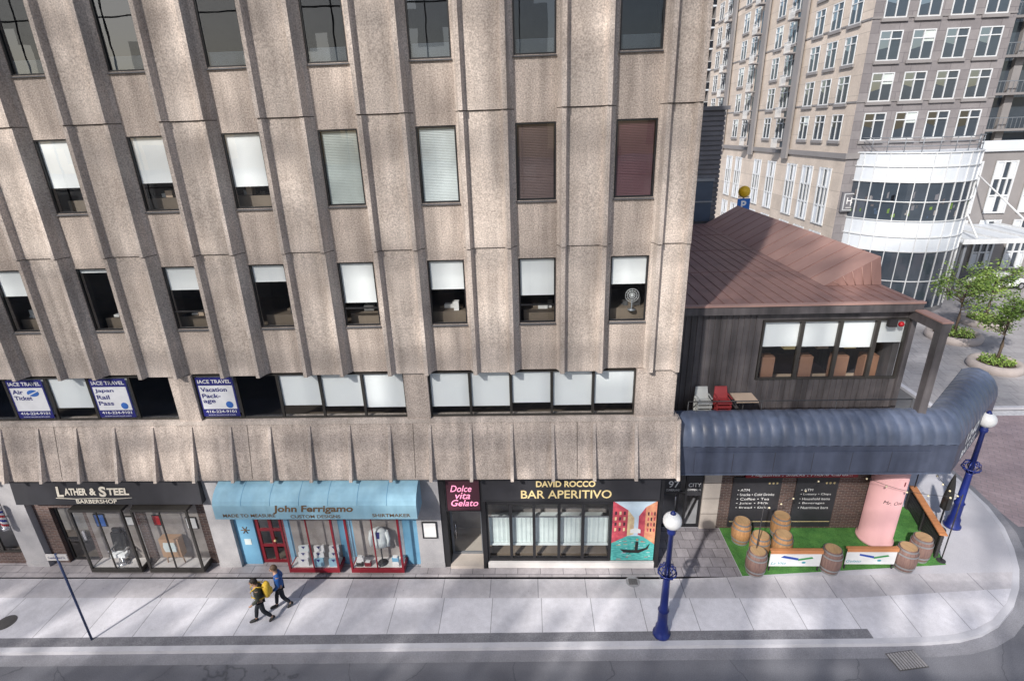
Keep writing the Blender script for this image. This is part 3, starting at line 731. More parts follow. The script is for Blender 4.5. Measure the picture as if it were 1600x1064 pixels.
q = MB(); q.box(-1.8,2.4,.34,1.6,.05,.3,"interior_floor"); q.box(-1.8,2.4,1.0,1.7,.31,1.0,"blind_pale"); mesh_obj("bench", q, rf)
rs = thing("restaurant_sign", "long black restaurant fascia with gold capital lettering", "sign")
q = MB(); q.box(-1.93,3.96,-.14,-.03,2.96,4.06,"black_sign"); q.box(-1.95,3.98,-.16,-.145,2.94,2.98,"dark_metal"); mesh_obj("board", q, rs)
q = MB(); q.text("DAVID ROCCO", (.86,-.146,3.63), 1.95, .24, "gold", thick=.03); q.text("BAR APERITIVO", (.88,-.146,3.22), 3.0, .33, "gold", thick=.012); mesh_obj("lettering", q, rs)
cp_ = thing("canal_picture", "tall printed picture of a canal with red houses and gondola", "poster")
q = MB(); X0,X1,Z0,Z1 = 2.47,3.94,.33,2.86; Y=-.03
def PP(u,v,dy=0): return (X0+(X1-X0)*u, Y-dy, Z0+(Z1-Z0)*v)
q.face([PP(0,0),PP(1,0),PP(1,.42),PP(0,.42)],"canal_water"); q.face([PP(0,.42),PP(1,.42),PP(1,1),PP(0,1)],"canal_sky")
q.face([PP(0,.3,.004),PP(.35,.42,.004),PP(.35,.85,.004),PP(0,1,.004)],"canal_red"); q.face([PP(.35,.42,.004),PP(.5,.45,.004),PP(.5,.72,.004),PP(.35,.85,.004)],"canal_yellow")
q.face([PP(1,.28,.004),PP(1,1,.004),PP(.75,.9,.004),PP(.75,.4,.004)],"canal_orange"); q.face([PP(.75,.4,.004),PP(.75,.9,.004),PP(.6,.75,.004),PP(.6,.44,.004)],"canal_red")
q.face([PP(.42,.47,.008),PP(.66,.47,.008),PP(.66,.53,.008),PP(.54,.56,.008),PP(.42,.53,.008)],"paper")
for i in range(3):
    for j in range(4):
        u=.05+i*.1; v=.5+j*.09
        q.face([PP(u,v,.008),PP(u+.045,v+.01,.008),PP(u+.045,v+.06,.008),PP(u,v+.06,.008)],"sign_plum" if (i+j)%2 else "canal_yellow")
        u=.80+i*.07
        q.face([PP(u,v,.008),PP(u+.035,v-.01,.008),PP(u+.035,v+.05,.008),PP(u,v+.05,.008)],"sign_plum" if (i+j)%2 else "canal_red")
random.seed(5)
for i in range(26):
    u=random.uniform(.02,.88); v=random.uniform(.02,.34); l=random.uniform(.04,.12)
    q.face([PP(u,v,.008),PP(u+l,v,.008),PP(u+l,v+.008,.008),PP(u,v+.008,.008)],random.choice(["canal_sky","canal_red","canal_orange","paper"]))
mesh_obj("print", q, cp_)
q = MB(); q.face([PP(.2,.2,.012),PP(.3,.14,.012),PP(.65,.13,.012),PP(.85,.2,.012),PP(.9,.3,.012),PP(.8,.22,.012),PP(.6,.18,.012),PP(.3,.19,.012)],"black_leather")
q.face([PP(.55,.18,.014),PP(.62,.18,.014),PP(.63,.33,.014),PP(.56,.33,.014)],"black_leather"); q.ball(PP(.595,.36,.016), .045, "skin", sc=(1,.05,1.1))
q.face([PP(.4,.1,.014),PP(.41,.1,.014),PP(.62,.28,.014),PP(.61,.28,.014)],"black_leather")
mesh_obj("gondola_image", q, cp_)

# ================================================================== LOW BUILDING
lb = thing("corner_restaurant_building", "low corner building with dark ribbed cladding and brown metal roof", "building")
q = MB()
XB0, XB1 = 4.25, 12.1
def ribwall(q, x0, x1, z0, z1, y):
    q.box(x0, x1, y, y+.2, z0, z1, "panel_dark")
    x = x0+.1
    while x < x1-.06:
        q.box(x, x+.05, y-.03, y-.001, z0, z1, "panel_dark"); x += .19
ribwall(q, XB0, 7.42, 4.9, 8.72, 2.0); ribwall(q, 7.42, XB1, 4.9, 6.3, 2.0); q.box(7.42, XB1, 2.0, 2.2, 8.45, 8.72, "panel_dark")
q.box(XB1-.2, XB1, 2.2, 17.3, 0, 8.7, "panel_dark"); q.box(XB0, XB1, 17.3, 17.5, 0, 8.7, "panel_dark")
q.box(XB0, XB1-.2, 2.2, 17.3, 4.7, 4.9, "deck_wood"); q.box(XB0, XB1-.2, 7.5, 7.6, 4.9, 8.7, "interior")
q.box(XB0, XB0+.1, 2.2, 17.3, 0, 8.7, "interior")
mesh_obj("wall", q, lb)
xs = [7.44, 8.72, 9.95, 11.12, 12.08]
random.seed(9)
for i in range(4):
    a, c_ = xs[i], xs[i+1]
    g = MB(); g.face([(a+.04,2.02,6.36),(c_-.04,2.02,6.36),(c_-.04,2.02,8.38),(a+.04,2.02,8.38)], "glass"); wn = mesh_obj("window", g, lb)
    f = MB(); frame_bars(f, a, c_-.004, 6.3, 8.44, 1.96, 2.06, .06, "bronze_frame"); mesh_obj("frame", f, wn)
    bl = MB(); bl.box(a+.05, c_-.05, 2.08, 2.09, 7.5+random.uniform(-.12,.1), 8.4, "blind_white"); mesh_obj("blind", bl, wn)
q = MB(); q.box(7.2,12.0,3.0,3.8,5.6,5.65,"table_wood")
for x in (7.8,9.1,10.3,11.3): q.box(x,x+.45,2.5,2.9,4.9,6.9,"deck_wood"); q.box(x+.1,x+.5,3.9,4.3,6.6,7.3,random.choice(["chair_red","gold","table_wood"]))
mesh_obj("interior", q, lb)
q = MB(); q.box(XB0, XB1+.15, 1.75, 17.6, 8.73, 8.98, "panel_dark"); q.face([(XB0,1.75,9.0),(XB1+.15,1.75,9.0),(XB1+.15,17.6,9.0),(XB0,17.6,9.0)], "roof_brown")
x = XB0+.2
while x < 12.2: q.box(x, x+.02, 1.8, 17.55, 9.003, 9.022, "roof_brown"); x += .42
for y in (6.2, 10.2, 14.0): q.box(XB0, 10.2, y, y+.03, 9.002, 9.02, "roof_brown")
q.box(XB0, XB1+.17, 1.72, 1.90, 9.001, 9.06, "roof_brown_light")
roof = mesh_obj("roof", q, lb)
q = MB(); R0=(10.25,3.95,9.01); R1=(12.22,3.95,9.01); R2=(12.0,3.95,10.02); S0=(10.25,17.5,9.01); S1=(12.22,17.5,9.01); S2=(12.0,17.5,10.02)
q.face([R0,R2,S2,S0],"roof_brown_light"); q.face([R0,R1,R2],"roof_brown"); q.face([R1,S1,S2,R2],"roof_brown"); q.face([S0,S2,S1],"roof_brown")
for i in range(1,14):
    yy = 3.95+i*.97; q.loft([[(10.25,yy,9.012),(10.25,yy+.025,9.012),(10.25,yy+.025,9.035),(10.25,yy,9.035)],[(12.0,yy,10.0),(12.0,yy+.025,10.0),(12.0,yy+.025,10.04),(12.0,yy,10.04)]],"roof_brown")
for i in range(1,6):
    t=i/6; q.tube([(10.25+1.75*t,3.94,9.01+1.0*t),(10.5+1.65*t,3.94,9.02)],.014,"roof_brown_light",seg=4)
mesh_obj("skylight_ridge", q, roof)
q = MB(); q.box(12.02,12.30,.55,1.99,8.45,8.75,"panel_dark"); q.box(12.04,12.28,.57,.83,5.6,8.449,"panel_dark"); q.box(12.11,12.27,1.9,2.1,4.9,8.449,"panel_dark")
q.box(12.0,12.32,.53,1.74,8.751,8.80,"roof_brown_light")
mesh_obj("corner_frame", q, lb)
q = MB(); q.box(4.5,12.6,.9,1.95,4.6,4.9,"deck_wood"); mesh_obj("terrace", q, lb)
q = MB(); q.tube([(5.0,1.15,5.93),(12.2,1.15,5.93)],.02,"dark_metal")
for x in (5,7.4,9.8,12.2): q.tube([(x,1.15,4.9),(x,1.15,5.93)],.018,"dark_metal")
mesh_obj("rail", q, lb)
q = MB(); q.box(11.35,11.6,1.8,1.95,8.2,8.45,"fence_black"); q.ball((11.75,1.85,8.28),.09,"stripe_red"); mesh_obj("wall_lamp", q, lb)
q = MB(); q.box(6.78,12.3,2.0,2.2,0,4.6,"dark_brick"); mesh_obj("brick_wall", q, lb)
q = MB(); q.box(6.15,6.77,1.95,2.2,0,4.6,"beige_stone")
for z in (.7,1.4,2.1): q.box(6.14,6.78,1.94,1.949,z,z+.015,"concrete_joint")
mesh_obj("stone_pillar", q, lb)
q = MB(); frame_bars(q,4.25,6.14,.02,2.95,2.02,2.12,.08,"black_frame",xs=[5.25,5.55],zs=[1.62])
q.box(4.25,6.14,2.02,2.2,2.95,4.6,"black_sign")
dr = mesh_obj("door", q, lb)
q = MB(); q.face([(4.3,2.06,.1),(6.1,2.06,.1),(6.1,2.06,2.9),(4.3,2.06,2.9)],"glass"); mesh_obj("glass", q, dr)
q = MB(); q.tube([(5.15,1.96,.9),(5.15,1.96,1.5)],.02,"chrome"); mesh_obj("handle", q, dr)
ns = thing("address_sign", "dark glass transom with white number 97 and street name", "sign")
q = MB(); q.face([(4.32,2.012,1.66),(5.32,2.012,1.66),(5.32,2.012,2.85),(4.32,2.012,2.85)],"black_sign"); mesh_obj("panel", q, ns)
q = MB(); q.text("97",(5.06,2.0,2.02),.40,.30,"white_letter",thick=.01); q.text("CUMBERLAND",(5.04,2.0,1.76),.5,.09,"white_letter"); mesh_obj("lettering", q, ns)
cs = thing("store_name_sign", "dark door panel with white store name lettering", "sign")
q = MB(); q.face([(5.57,2.012,1.5),(6.1,2.012,1.5),(6.1,2.012,2.4),(5.57,2.012,2.4)],"black_sign"); mesh_obj("panel", q, cs)
q = MB(); q.text("CITY",(5.83,2.0,1.98),.46,.17,"white_letter",thick=.01); q.text("COMMERCIAL",(5.83,2.0,1.77),.5,.08,"white_letter"); mesh_obj("lettering", q, cs)
def menu(x0,x1,lines,label):
    t = thing("store_poster", label, "sign", group="black store posters")
    q = MB(); q.box(x0,x1,1.93,1.99,.12,2.35,"black_sign"); mesh_obj("board", q, t)
    q = MB()
    for i,l in enumerate(lines): q.text(l,(x0+.2,1.925,1.80-i*.2),min(x1-x0-.4,.085*len(l)),.11,"white_letter",align='l')
    q.box(x0+.04,x1-.04,1.924,1.927,.35,.37,"gold"); q.text("* * *",(x1-.3,1.925,2.1),.35,.1,"gold")
    mesh_obj("lettering", q, t)
menu(7.2,8.95,["• ATM","• Snacks • Cold Drinks","• Coffee • Tea","• Juice • Milk","• Bread • Dairy"],"black store poster listing snacks coffee and milk in white")
menu(9.5,11.0,["• ATM","• Lottery • Chips","• Household items","• Beverages","• Nutritious bars"],"black store poster listing lottery chips and beverages in white")
ss = thing("store_strip_sign", "narrow maroon strip sign with white lettering on brick", "sign")
q = MB(); q.box(7.6,11.6,1.9,1.97,2.36,2.72,"shop_red"); mesh_obj("board", q, ss)
q = MB(); q.text("Magazines , Snacks , Phone Cards...",(9.6,1.895,2.47),3.6,.15,"white_letter",shear=.2,thick=.01); mesh_obj("lettering", q, ss)

# ---- canopy
cn = thing("corner_canopy", "dark blue ribbed barrel canopy wrapping the street corner", "canopy")
prof = [(1.2,5.55),(.95,5.70),(.72,5.74),(.45,5.66),(.22,5.45),(.07,5.18),(.0,4.9)]
def canopy_run(q, path0, path1, n, m):
    (p0, d0), (p1, d1) = path0, path1
    p0 = Vector(p0); p1 = Vector(p1); d0 = Vector(d0); d1 = Vector(d1)
    rings = []
    for i in range(n):
        for e in (0.0, .12, .3, .5, .7, .88):
            s_ = 1+.026*math.sin(math.pi*e)
            t = (i+e)/n
            p = p0.lerp(p1, t); d = d0.lerp(d1, t)
            rings.append([(p.x+d.x*(y_+(1-s_)*.9), p.y+d.y*(y_+(1-s_)*.9), z_+(s_-1)*1.4) for y_, z_ in prof])
    p = p1; d = d1; rings.append([(p.x+d.x*y_, p.y+d.y*y_, z_) for y_, z_ in prof])
    q.loft(rings, m, close=False, cap=False, smooth=True)
q = MB()
canopy_run(q, ((4.5,0,0),(0,1,0)), ((13.1,0,0),(-.2,1,0)), 24, "canopy")
mesh_obj("ribbed_top", q, cn)
q = MB(); q.box(4.5,13.1,0.0,.06,3.9,4.9,"canopy_face"); q.box(5.0,12.3,-.04,-.001,3.95,4.72,"canopy_face")
for x in (6.2,7.5,8.7,9.9,11.1): q.box(x,x+.012,-.043,-.0405,3.96,4.71,"fence_black")
q.box(4.5,13.1,-.03,-.001,3.86,3.899,"canopy")
q.box(4.5,4.56,.061,1.2,3.9,5.1,"canopy_face")
q.face([(4.5,y_,z_) for y_,z_ in prof]+[(4.5,1.2,4.9)],"canopy_face")
q.box(4.5,13.1,.061,1.92,3.9,3.95,"fence_black")
mesh_obj("front_panel", q, cn)
A = Vector((13.1,0,0)); B = Vector((16.9,3.35,0)); dv = (B-A).normalized(); nv = Vector((-dv.y, dv.x, 0))
q = MB(); canopy_run(q, (A,(-.2,1,0)), (B,nv), 13, "canopy"); mesh_obj("ribbed_top", q, cn)
q = MB()
q.face([(A.x,A.y,3.86),(B.x,B.y,3.86),(B.x,B.y,4.91),(A.x,A.y,4.91)],"canopy_face")
e = B; q.face([(e.x+nv.x*y_,e.y+nv.y*y_,z_) for y_,z_ in prof]+[(e.x,e.y,3.86),(e.x+nv.x*1.2,e.y+nv.y*1.2,3.86)],"canopy_face")
q.face([(A.x,A.y,3.86),(B.x,B.y,3.86),(B.x+nv.x*1.2,B.y+nv.y*1.2,3.86),(12.86,1.2,3.86)],"fence_black")
q.face([(12.86,1.2,3.86),(B.x+nv.x*1.2,B.y+nv.y*1.2,3.86),(B.x+nv.x*1.2,B.y+nv.y*1.2,5.55),(12.86,1.2,5.55)],"canopy_face")
mesh_obj("front_panel", q, cn)
q = MB(); out = -nv*.01; mid = A.lerp(B,.36)+out
q.text("1240",(mid.x,mid.y,4.66),1.5,.42,"white_letter",ux=dv,thick=.03); q.text("BAY ST.",(mid.x,mid.y,4.14),1.9,.32,"white_letter",ux=dv,thick=.03)
mesh_obj("lettering", q, cn)
pc = thing("pink_column", "round pink column with small dark lettering on patio", "column", (12.40,1.45,0))
q = MB(); q.lathe([(.60,0.012),(.60,.1),(.54,.12),(.54,3.86)],"pink",seg=40); mesh_obj("shaft", q, pc)
q = MB()
vs, fs = textmesh("Mr. One",.2,.0)
xs_=[v[0] for v in vs]; sc_ = .62/(max(xs_)-min(xs_)); R_=.546
q.raw([(R_*math.sin((v[0]*sc_)/.54-.1), -R_*math.cos((v[0]*sc_)/.54-.1), 1.9+v[1]*sc_*1.1) for v in vs], fs, "fence_black")
q.raw([(R_*math.sin(.3+.06*math.cos(a)), -R_*math.cos(.3+.06*math.cos(a)), 2.75+.1*math.sin(a)) for a in [i*.6283 for i in range(10)]],[tuple(range(10))],"shop_red")
mesh_obj("lettering", q, pc)

# ---- patio furniture
def barrel(body, loc, label, s=1.0):
    t = thing("barrel", label, "barrel", loc, group="wooden barrels on the patio")
    q = MB(); pr = [(.26*s,0),(.30*s,.15),(.335*s,.32),(.345*s,.46),(.335*s,.6),(.30*s,.78),(.26*s,.92)]
    q.lathe(pr, body, seg=18, smooth=False); mesh_obj("staves", q, t)
    q = MB(); q.lathe([(.245*s,.921),(.245*s,.93)], "barrel_lid", seg=18, smooth=False); mesh_obj("lid", q, t)
    for z, r in [(.03,.275),(.2,.318),(.7,.323),(.87,.278)]:
        h = MB(); h.lathe([(r*s+.004,z-.03),(r*s+.012,z-.03),(r*s+.012,z+.03),(r*s+.004,z+.03)], "hoop", seg=24, cap=False, smooth=False); mesh_obj("hoop", h, t)
    return t
t1 = "weathered brown wooden barrel with metal hoops on green turf"
t2 = "orange brown wooden barrel used as a patio table"
br = barrel("barrel_wood", (7.40,-.22,.012), t1)
for p in [(9.95,-.12,.012),(12.5,-.02,.012),(13.3,.45,.012)]: copy_thing(br, p, random.uniform(0,3))
br2 = barrel("barrel_orange", (7.45,1.30,.012), t2)
for p in [(7.82,.55,.012),(8.62,.60,.012),(9.0,1.6,.012)]: copy_thing(br2, p, random.uniform(0,3))
def banner(x0, x1, y, k):
    t = thing("banner_barrier", "low barrier with orange wood rail and white printed banner", "barrier", group="patio banner barriers")
    q = MB(); q.box(x0,x1,y-.06,y+.06,.86,.92,"rail_wood"); q.box(x0,x1,y-.065,y-.055,.78,.86,"rail_wood"); mesh_obj("rail", q, t)
    q = MB(); q.box(x0+.02,x1-.02,y-.03,y-.01,.22,.77,"banner_white"); mesh_obj("banner", q, t)
    q = MB(); cx = (x0+x1)/2
    q.text("La Vita" if k==0 else "Gelato",(cx-.55,y-.036,.36),.5,.11,"logo_teal",shear=.3)
    q.face([(cx-.5+k*.1,y-.034,.60),(cx+.1,y-.034,.48),(cx+.1,y-.034,.57),(cx-.4,y-.034,.68)],"logo_blue"); q.face([(cx+.1,y-.035,.46),(cx+.6,y-.035,.56),(cx+.55,y-.035,.63),(cx+.1,y-.035,.54)],"logo_green")
    q.ball((cx+.3,y-.032,.38),.05,"logo_teal",sc=(1.4,.05,.8))
    mesh_obj("logo", q, t)
    for x in (x0+.03,x1-.07):
        q = MB(); q.box(x,x+.04,y-.02,y+.02,.012,.86,"fence_black"); mesh_obj("post", q, t)
banner(7.85,9.6,-.15,0); banner(10.45,12.15,-.05,1)
sf = thing("patio_side_fence", "dark slatted patio fence with orange wood top rail", "fence")
P0 = Vector((13.95,.45,0)); P1 = Vector((14.7,3.2,0)); dd_ = (P1-P0).normalized(); nn_ = Vector((dd_.y,-dd_.x,0))
q = MB(); mid = (P0+P1)/2; L_ = (P1-P0).length/2
for i in range(6): q.obox((mid.x,mid.y,0),dd_,nn_,L_,.03,.06+i*.15,.18+i*.15,"fence_black")
mesh_obj("slats", q, sf)
q = MB(); q.obox((mid.x,mid.y,0),dd_,nn_,L_,.12,.97,1.02,"rail_wood"); mesh_obj("rail", q, sf)
for tt in (0,.5,1):
    q = MB(); pp = P0.lerp(P1,tt); q.obox((pp.x-nn_.x*.06,pp.y-nn_.y*.06,0),dd_,nn_,.04,.025,.012,.968,"fence_black"); mesh_obj("post", q, sf)
um = thing("folded_umbrella", "closed black patio umbrella beside the fence", "umbrella", (15.0,1.9,0))
q = MB(); q.lathe([(.03,0),(.03,2.4),(.01,2.5)],"dark_metal",seg=8); q.lathe([(.25,0),(.25,.06)],"dark_metal",seg=16); mesh_obj("pole", q, um)
q = MB(); q.lathe([(.05,.9),(.17,1.0),(.16,1.5),(.11,2.0),(.035,2.42)],"black_leather",seg=9,smooth=False); mesh_obj("canopy", q, um)
sl = thing("string_lights", "string of small bulbs hung over the patio", "string lights")
pts = []
for (a, c_) in [((7.4,-.1,2.6),(10.2,1.0,3.6)),((10.2,1.0,3.6),(14.0,.3,2.7)),((14.0,.3,2.7),(14.7,3.1,2.8)),((12.3,.9,3.6),(14.7,3.1,2.8))]:
    a=Vector(a);c_=Vector(c_); P=[a.lerp(c_,i/12)-Vector((0,0,.35*math.sin(math.pi*i/12))) for i in range(13)]
    pts.append(P)
q = MB()
for P in pts: q.tube(P,.008,"fence_black",seg=4)
mesh_obj("cable", q, sl)
for P in pts:
    for p in P[1:-1:2]:
        q = MB(); q.ball((p.x,p.y,p.z-.05),.035,"bulb",seg=8,rings=5); mesh_obj("bulb", q, sl)
for p in [(7.4,-.1),(14.0,.3),(14.7,3.1)]:
    q = MB(); q.tube([(p[0],p[1],.012),(p[0],p[1],2.8)],.02,"fence_black",seg=6); q.lathe([(.14,0),(.14,.03)],"fence_black",seg=12,c=(p[0],p[1],.012)); mesh_obj("pole", q, sl)
def stack(x, m, lab):
    t = thing("stacked_chairs", lab, "chair", (x,1.5,4.9), group="stacked terrace chairs")
    for k in range(4):
        q = MB(); z=.42+k*.14
        q.box(-.24,.24,-.22,.22,z,z+.03,m)
        q.loft([[(-.24,.2,z),(.24,.2,z),(.24,.24,z),(-.24,.24,z)],[(-.2,.3,z+.42),(.2,.3,z+.42),(.2,.33,z+.42),(-.2,.33,z+.42)]],m)
        for sx in (-.24,.2): q.box(sx,sx+.04,-.2,.2,z+.18,z+.21,m)
        mesh_obj("chair_shell", q, t)
    for sx in (-.22,.2):
        for sy in (-.2,.18):
            q = MB(); q.tube([(sx,sy,.43),(sx*1.1,sy*1.2,0)],.018,m,seg=6); mesh_obj("leg", q, t)
stack(5.6,"chair_grey","stack of pale grey plastic chairs on the terrace")
stack(6.25,"chair_red","stack of dark red plastic chairs on the terrace")
tb = thing("terrace_table", "small pale wooden table on the terrace", "table", (6.95,1.5,4.9))
q = MB(); q.box(-.36,.36,-.32,.32,.95,.99,"table_wood"); mesh_obj("top", q, tb)
q = MB(); q.lathe([(.03,0),(.03,.95)],"dark_metal",seg=8); q.lathe([(.22,0),(.22,.03)],"dark_metal",seg=12); mesh_obj("pedestal", q, tb)

# ---- lamps
def lamp(loc, label, s=1.0):
    t = thing("street_lamp", label, "street lamp", loc, group="blue globe street lamps"); t.scale = (s,s,s)
    q = MB(); q.lathe([(.26,0),(.26,.08),(.20,.12),(.19,.35),(.15,.42),(.145,.95),(.17,1.0),(.12,1.06),(.10,2.2),(.12,2.25)],"lamp_blue",seg=16); mesh_obj("base", q, t)
    q = MB(); q.lathe([(.085,2.25),(.07,3.8),(.12,3.86),(.12,3.95),(.09,3.98),(.13,4.05)],"lamp_blue",seg=14); mesh_obj("pole", q, t)
    q = MB()
    for k in range(10):
        a = k*math.pi/5
        q.tube([(.09*math.cos(a),.09*math.sin(a),2.25),(.27*math.cos(a),.27*math.sin(a),2.42),(.22*math.cos(a),.22*math.sin(a),2.62),(.09*math.cos(a),.09*math.sin(a),2.7)],.018,"lamp_blue",seg=5)
    q.tube([(.26*math.cos(a*.3927),.26*math.sin(a*.3927),2.45) for a in range(17)],.02,"lamp_blue",seg=5)
    mesh_obj("ornament_ring", q, t)
    q = MB(); q.ball((0,0,4.28),.26,"lamp_globe",seg=22,rings=14); mesh_obj("globe", q, t)
    q = MB(); q.lathe([(.09,4.52),(.06,4.57),(.01,4.62)],"lamp_blue",seg=10); mesh_obj("cap", q, t)
    return t
lamp((3.63,-2.72,0),"blue street lamp with white globe at the kerb")
lamp((15.65,2.1,0),"blue street lamp with white globe beside the patio",1.07)
sp = thing("street_sign", "white street name blade on slim grey post", "street sign", (-14.19,-3.1,0))
q = MB(); q.tube([(0,0,0),(0,0,3.45)],.032,"steel_blue",seg=8); mesh_obj("post", q, sp)
q = MB(); q.box(-.32,.32,-.012,.012,3.2,3.42,"white_board"); mesh_obj("blade", q, sp)
q = MB(); q.text("Cumberland St",(0,-.016,3.31),.52,.08,"poster_navy"); mesh_obj("lettering", q, sp)
for (x,y,r,m,lab) in [(3.15,-.68,.24,"manhole","small round metal access cover in the pavement"),(-17.6,-2.5,.30,"iron","round dark iron manhole cover in the pavement")]:
    q = MB(); q.lathe([(r,.005),(r,.012)],m,seg=28,smooth=False); q.lathe([(r*.75,.012),(r*.75,.016)],m,seg=20,smooth=False)
    for i in range(-3,4): q.box(-r*.6,r*.6,i*r*.16-.012,i*r*.16+.012,.016,.022,"iron")
    single("manhole_cover", q, lab, "manhole cover", (x,y,0), group="manhole covers")
q = MB(); q.box(-.45,.45,-.28,.28,-.13,-.122,"iron")
for i in range(10): q.box(-.42+i*.088,-.37+i*.088,-.25,.25,-.122,-.10,"manhole")
dg_ = single("storm_drain", q, "slotted iron storm drain grate at the road edge", "drain", (10.5,-3.42,0)); dg_.rotation_euler=(0,0,.15)

# ================================================================== PEOPLE
def skin_mesh(name, verts, edges, radii, m, parent, root=0, sub=1):
    me = bpy.data.meshes.new(name); me.from_pydata(verts, edges, []); ob = bpy.data.objects.new(name, me); COL.objects.link(ob)
    sk_ = ob.modifiers.new("s","SKIN"); sk_.use_smooth_shade = True
    if not me.skin_vertices:
        bm = bmesh.new(); bm.from_mesh(me); bm.verts.layers.skin.verify(); bm.to_mesh(me); bm.free()
    for i, r in enumerate(radii):
        rr = r if isinstance(r, tuple) else (r, r)
        me.skin_vertices[0].data[i].radius = rr
        me.skin_vertices[0].data[i].use_root = (i == root)
    ss_ = ob.modifiers.new("u","SUBSURF"); ss_.levels = sub; ss_.render_levels = sub
    dg = bpy.context.evaluated_depsgraph_get(); dg.update()
    m2 = bpy.data.meshes.new_from_object(ob.evaluated_get(dg)); m2.name = name
    bpy.data.objects.remove(ob)
    m2.materials.clear(); m2.materials.append(MATS[m])
    for p in m2.polygons: p.use_smooth = True; p.material_index = 0
    o = bpy.data.objects.new(name, m2); COL.objects.link(o); o.parent = parent
    return o
def person(loc, rot, label, jacket, hair, s=1.0, stride=1.0):
    t = thing("person", label, "person", loc, rot=rot); t.scale = (s,s,s)
    V = [(0,0,.95),(0,0,1.12),(-.01,0,1.3),(-.02,0,1.43),(-.04,0,1.52),(-.05,0,1.60),(-.06,0,1.70)]
    Rr = [.13,.115,.13,.10,.052,.075,.07]
    E = [(i,i+1) for i in range(6)]
    def add(p, r, par):
        V.append(p); Rr.append(r); E.append((par, len(V)-1)); return len(V)-1
    feet = []
    k_ = stride
    for sy, kn, an, toe in [(.09,(-.20*k_,.1,.52),(-.30*k_,.1,.09),(-.30*k_-.16,.1,.045)),(-.09,(.03,-.1,.50),(.32*k_,-.1,.16),(.32*k_-.09,-.1,.035))]:
        h = add((0,sy,.88),.085,0); k = add(kn,.058,h); a = add(an,.04,k); to = add(toe,.035,a); feet.append((kn,an,toe,sy))
    hands = []
    for sy, el, wr in [(.2,(.12,.25,1.14),(.03,.24,.92)),(-.2,(-.02,-.25,1.13),(-.2,-.22,.98))]:
        sh_ = add((-.01,sy*.95,1.40),.055,3); e_ = add(el,.04,sh_); w_ = add(wr,.028,e_)
        d = (Vector(wr)-Vector(el)).normalized(); hp = Vector(wr)+d*.07; hn = add(tuple(hp),.03,w_)
        side = Vector((1,0,0)) if abs(d.x) < .9 else Vector((0,0,1)); side = (side-d*side.dot(d)).normalized(); inw = Vector((0,-sy,0)).normalized()
        for fi, (o_, ln) in enumerate([(-.028,.065),(-.01,.078),(.01,.072),(.028,.055)]):
            f1 = add(tuple(hp+side*o_+d*(ln*.55)),.009,hn); add(tuple(hp+side*o_*1.05+d*ln+inw*.02),.008,f1)
        th = add(tuple(hp-side*.04+d*.0),.010,hn); add(tuple(hp-side*.05+d*.04+inw*.01),.009,th)
        hands.append((sy,el,wr))
    skin_mesh("body", V, E, Rr, "skin", t)
    q = MB(); q.ball((-.075,0,1.66),.098,"skin",sc=(.98,.82,1.15)); q.ball((-.172,0,1.645),.017,"skin",sc=(1.2,.8,1.2))
    for sy in (-.08,.08): q.ball((-.07,sy,1.655),.022,"skin",sc=(.8,.5,1.3))
    for sy in (-.035,.035): q.ball((-.163,sy,1.675),.011,"shoe")
    q.box(-.172,-.160,-.02,.02,1.598,1.604,"shop_red")
    mesh_obj("face", q, t)
    q = MB(); q.ball((-.055,0,1.695),.108,hair,sc=(1.0,.88,.95)); q.ball((-.0,0,1.64),.085,hair,sc=(.8,.9,1.1)); mesh_obj("hair", q, t)
    JV = [(0,0,.84),(0,0,1.0),(0,0,1.15),(-.01,0,1.32),(-.02,0,1.43),(-.035,0,1.50)]; JR=[(.155,.17),(.15,.155),(.145,.15),(.155,.16),(.13,.12),.07]
    JE=[(i,i+1) for i in range(5)]
    for sy, el, wr in hands:
        n0=len(JV); JV.append((-.01,sy,1.40)); JR.append(.078); JE.append((4,n0))
        JV.append(el); JR.append(.062); JE.append((n0,n0+1)); JV.append(wr); JR.append(.05); JE.append((n0+1,n0+2))
    skin_mesh("jacket", JV, JE, JR, jacket, t)
    TV=[(0,0,.95)]; TR=[.14]; TE=[]
    for kn,an,toe,sy in feet:
        n0=len(TV); TV.append((0,sy,.86)); TR.append(.10); TE.append((0,n0)); TV.append(kn); TR.append(.075); TE.append((n0,n0+1)); TV.append(tuple(Vector(kn).lerp(Vector(an),.9))); TR.append(.06); TE.append((n0+1,n0+2))
    skin_mesh("trousers", TV, TE, TR, "trouser_dark", t)
    for kn,an,toe,sy in feet:
        q = MB(); a=Vector(an); b_=Vector(toe); q.tube([a+Vector((.04,0,.0)),a.lerp(b_,.4)+Vector((0,0,-.01)),b_+Vector((0,0,.012)),b_+(b_-a).normalized()*.05+Vector((0,0,.005))],[.055,.055,.045,.03],"shoe"); mesh_obj("shoe", q, t)
    return t
person((-8.95,-2.35,.005), .45, "person in dark jacket and trousers walking, wearing a yellow backpack", "jacket_olive", "hair_dark", 1.0, .8)
person((-8.55,-1.80,.005), .5, "person in blue jacket and dark trousers walking on the pavement", "jacket_blue", "hair_brown", 1.0, .7)
bk = thing("backpack", "bright yellow backpack worn by the walking person", "backpack", (-8.95,-2.35,.005), rot=.45)
q = MB(); rings=[]
for z,a,bb in [(1.0,.04,.12),(1.03,.10,.17),(1.2,.13,.18),(1.38,.12,.17),(1.46,.08,.13),(1.48,.03,.07)]:
    rings.append([(.26+a*math.cos(k*math.pi/7),bb*math.sin(k*math.pi/7),z) for k in range(14)])
q.loft(rings,"pack_yellow",smooth=True); mesh_obj("bag", q, bk)
q = MB(); q.ball((.37,0,1.16),.1,"pack_yellow",sc=(.6,1.1,1)); mesh_obj("pocket", q, bk)
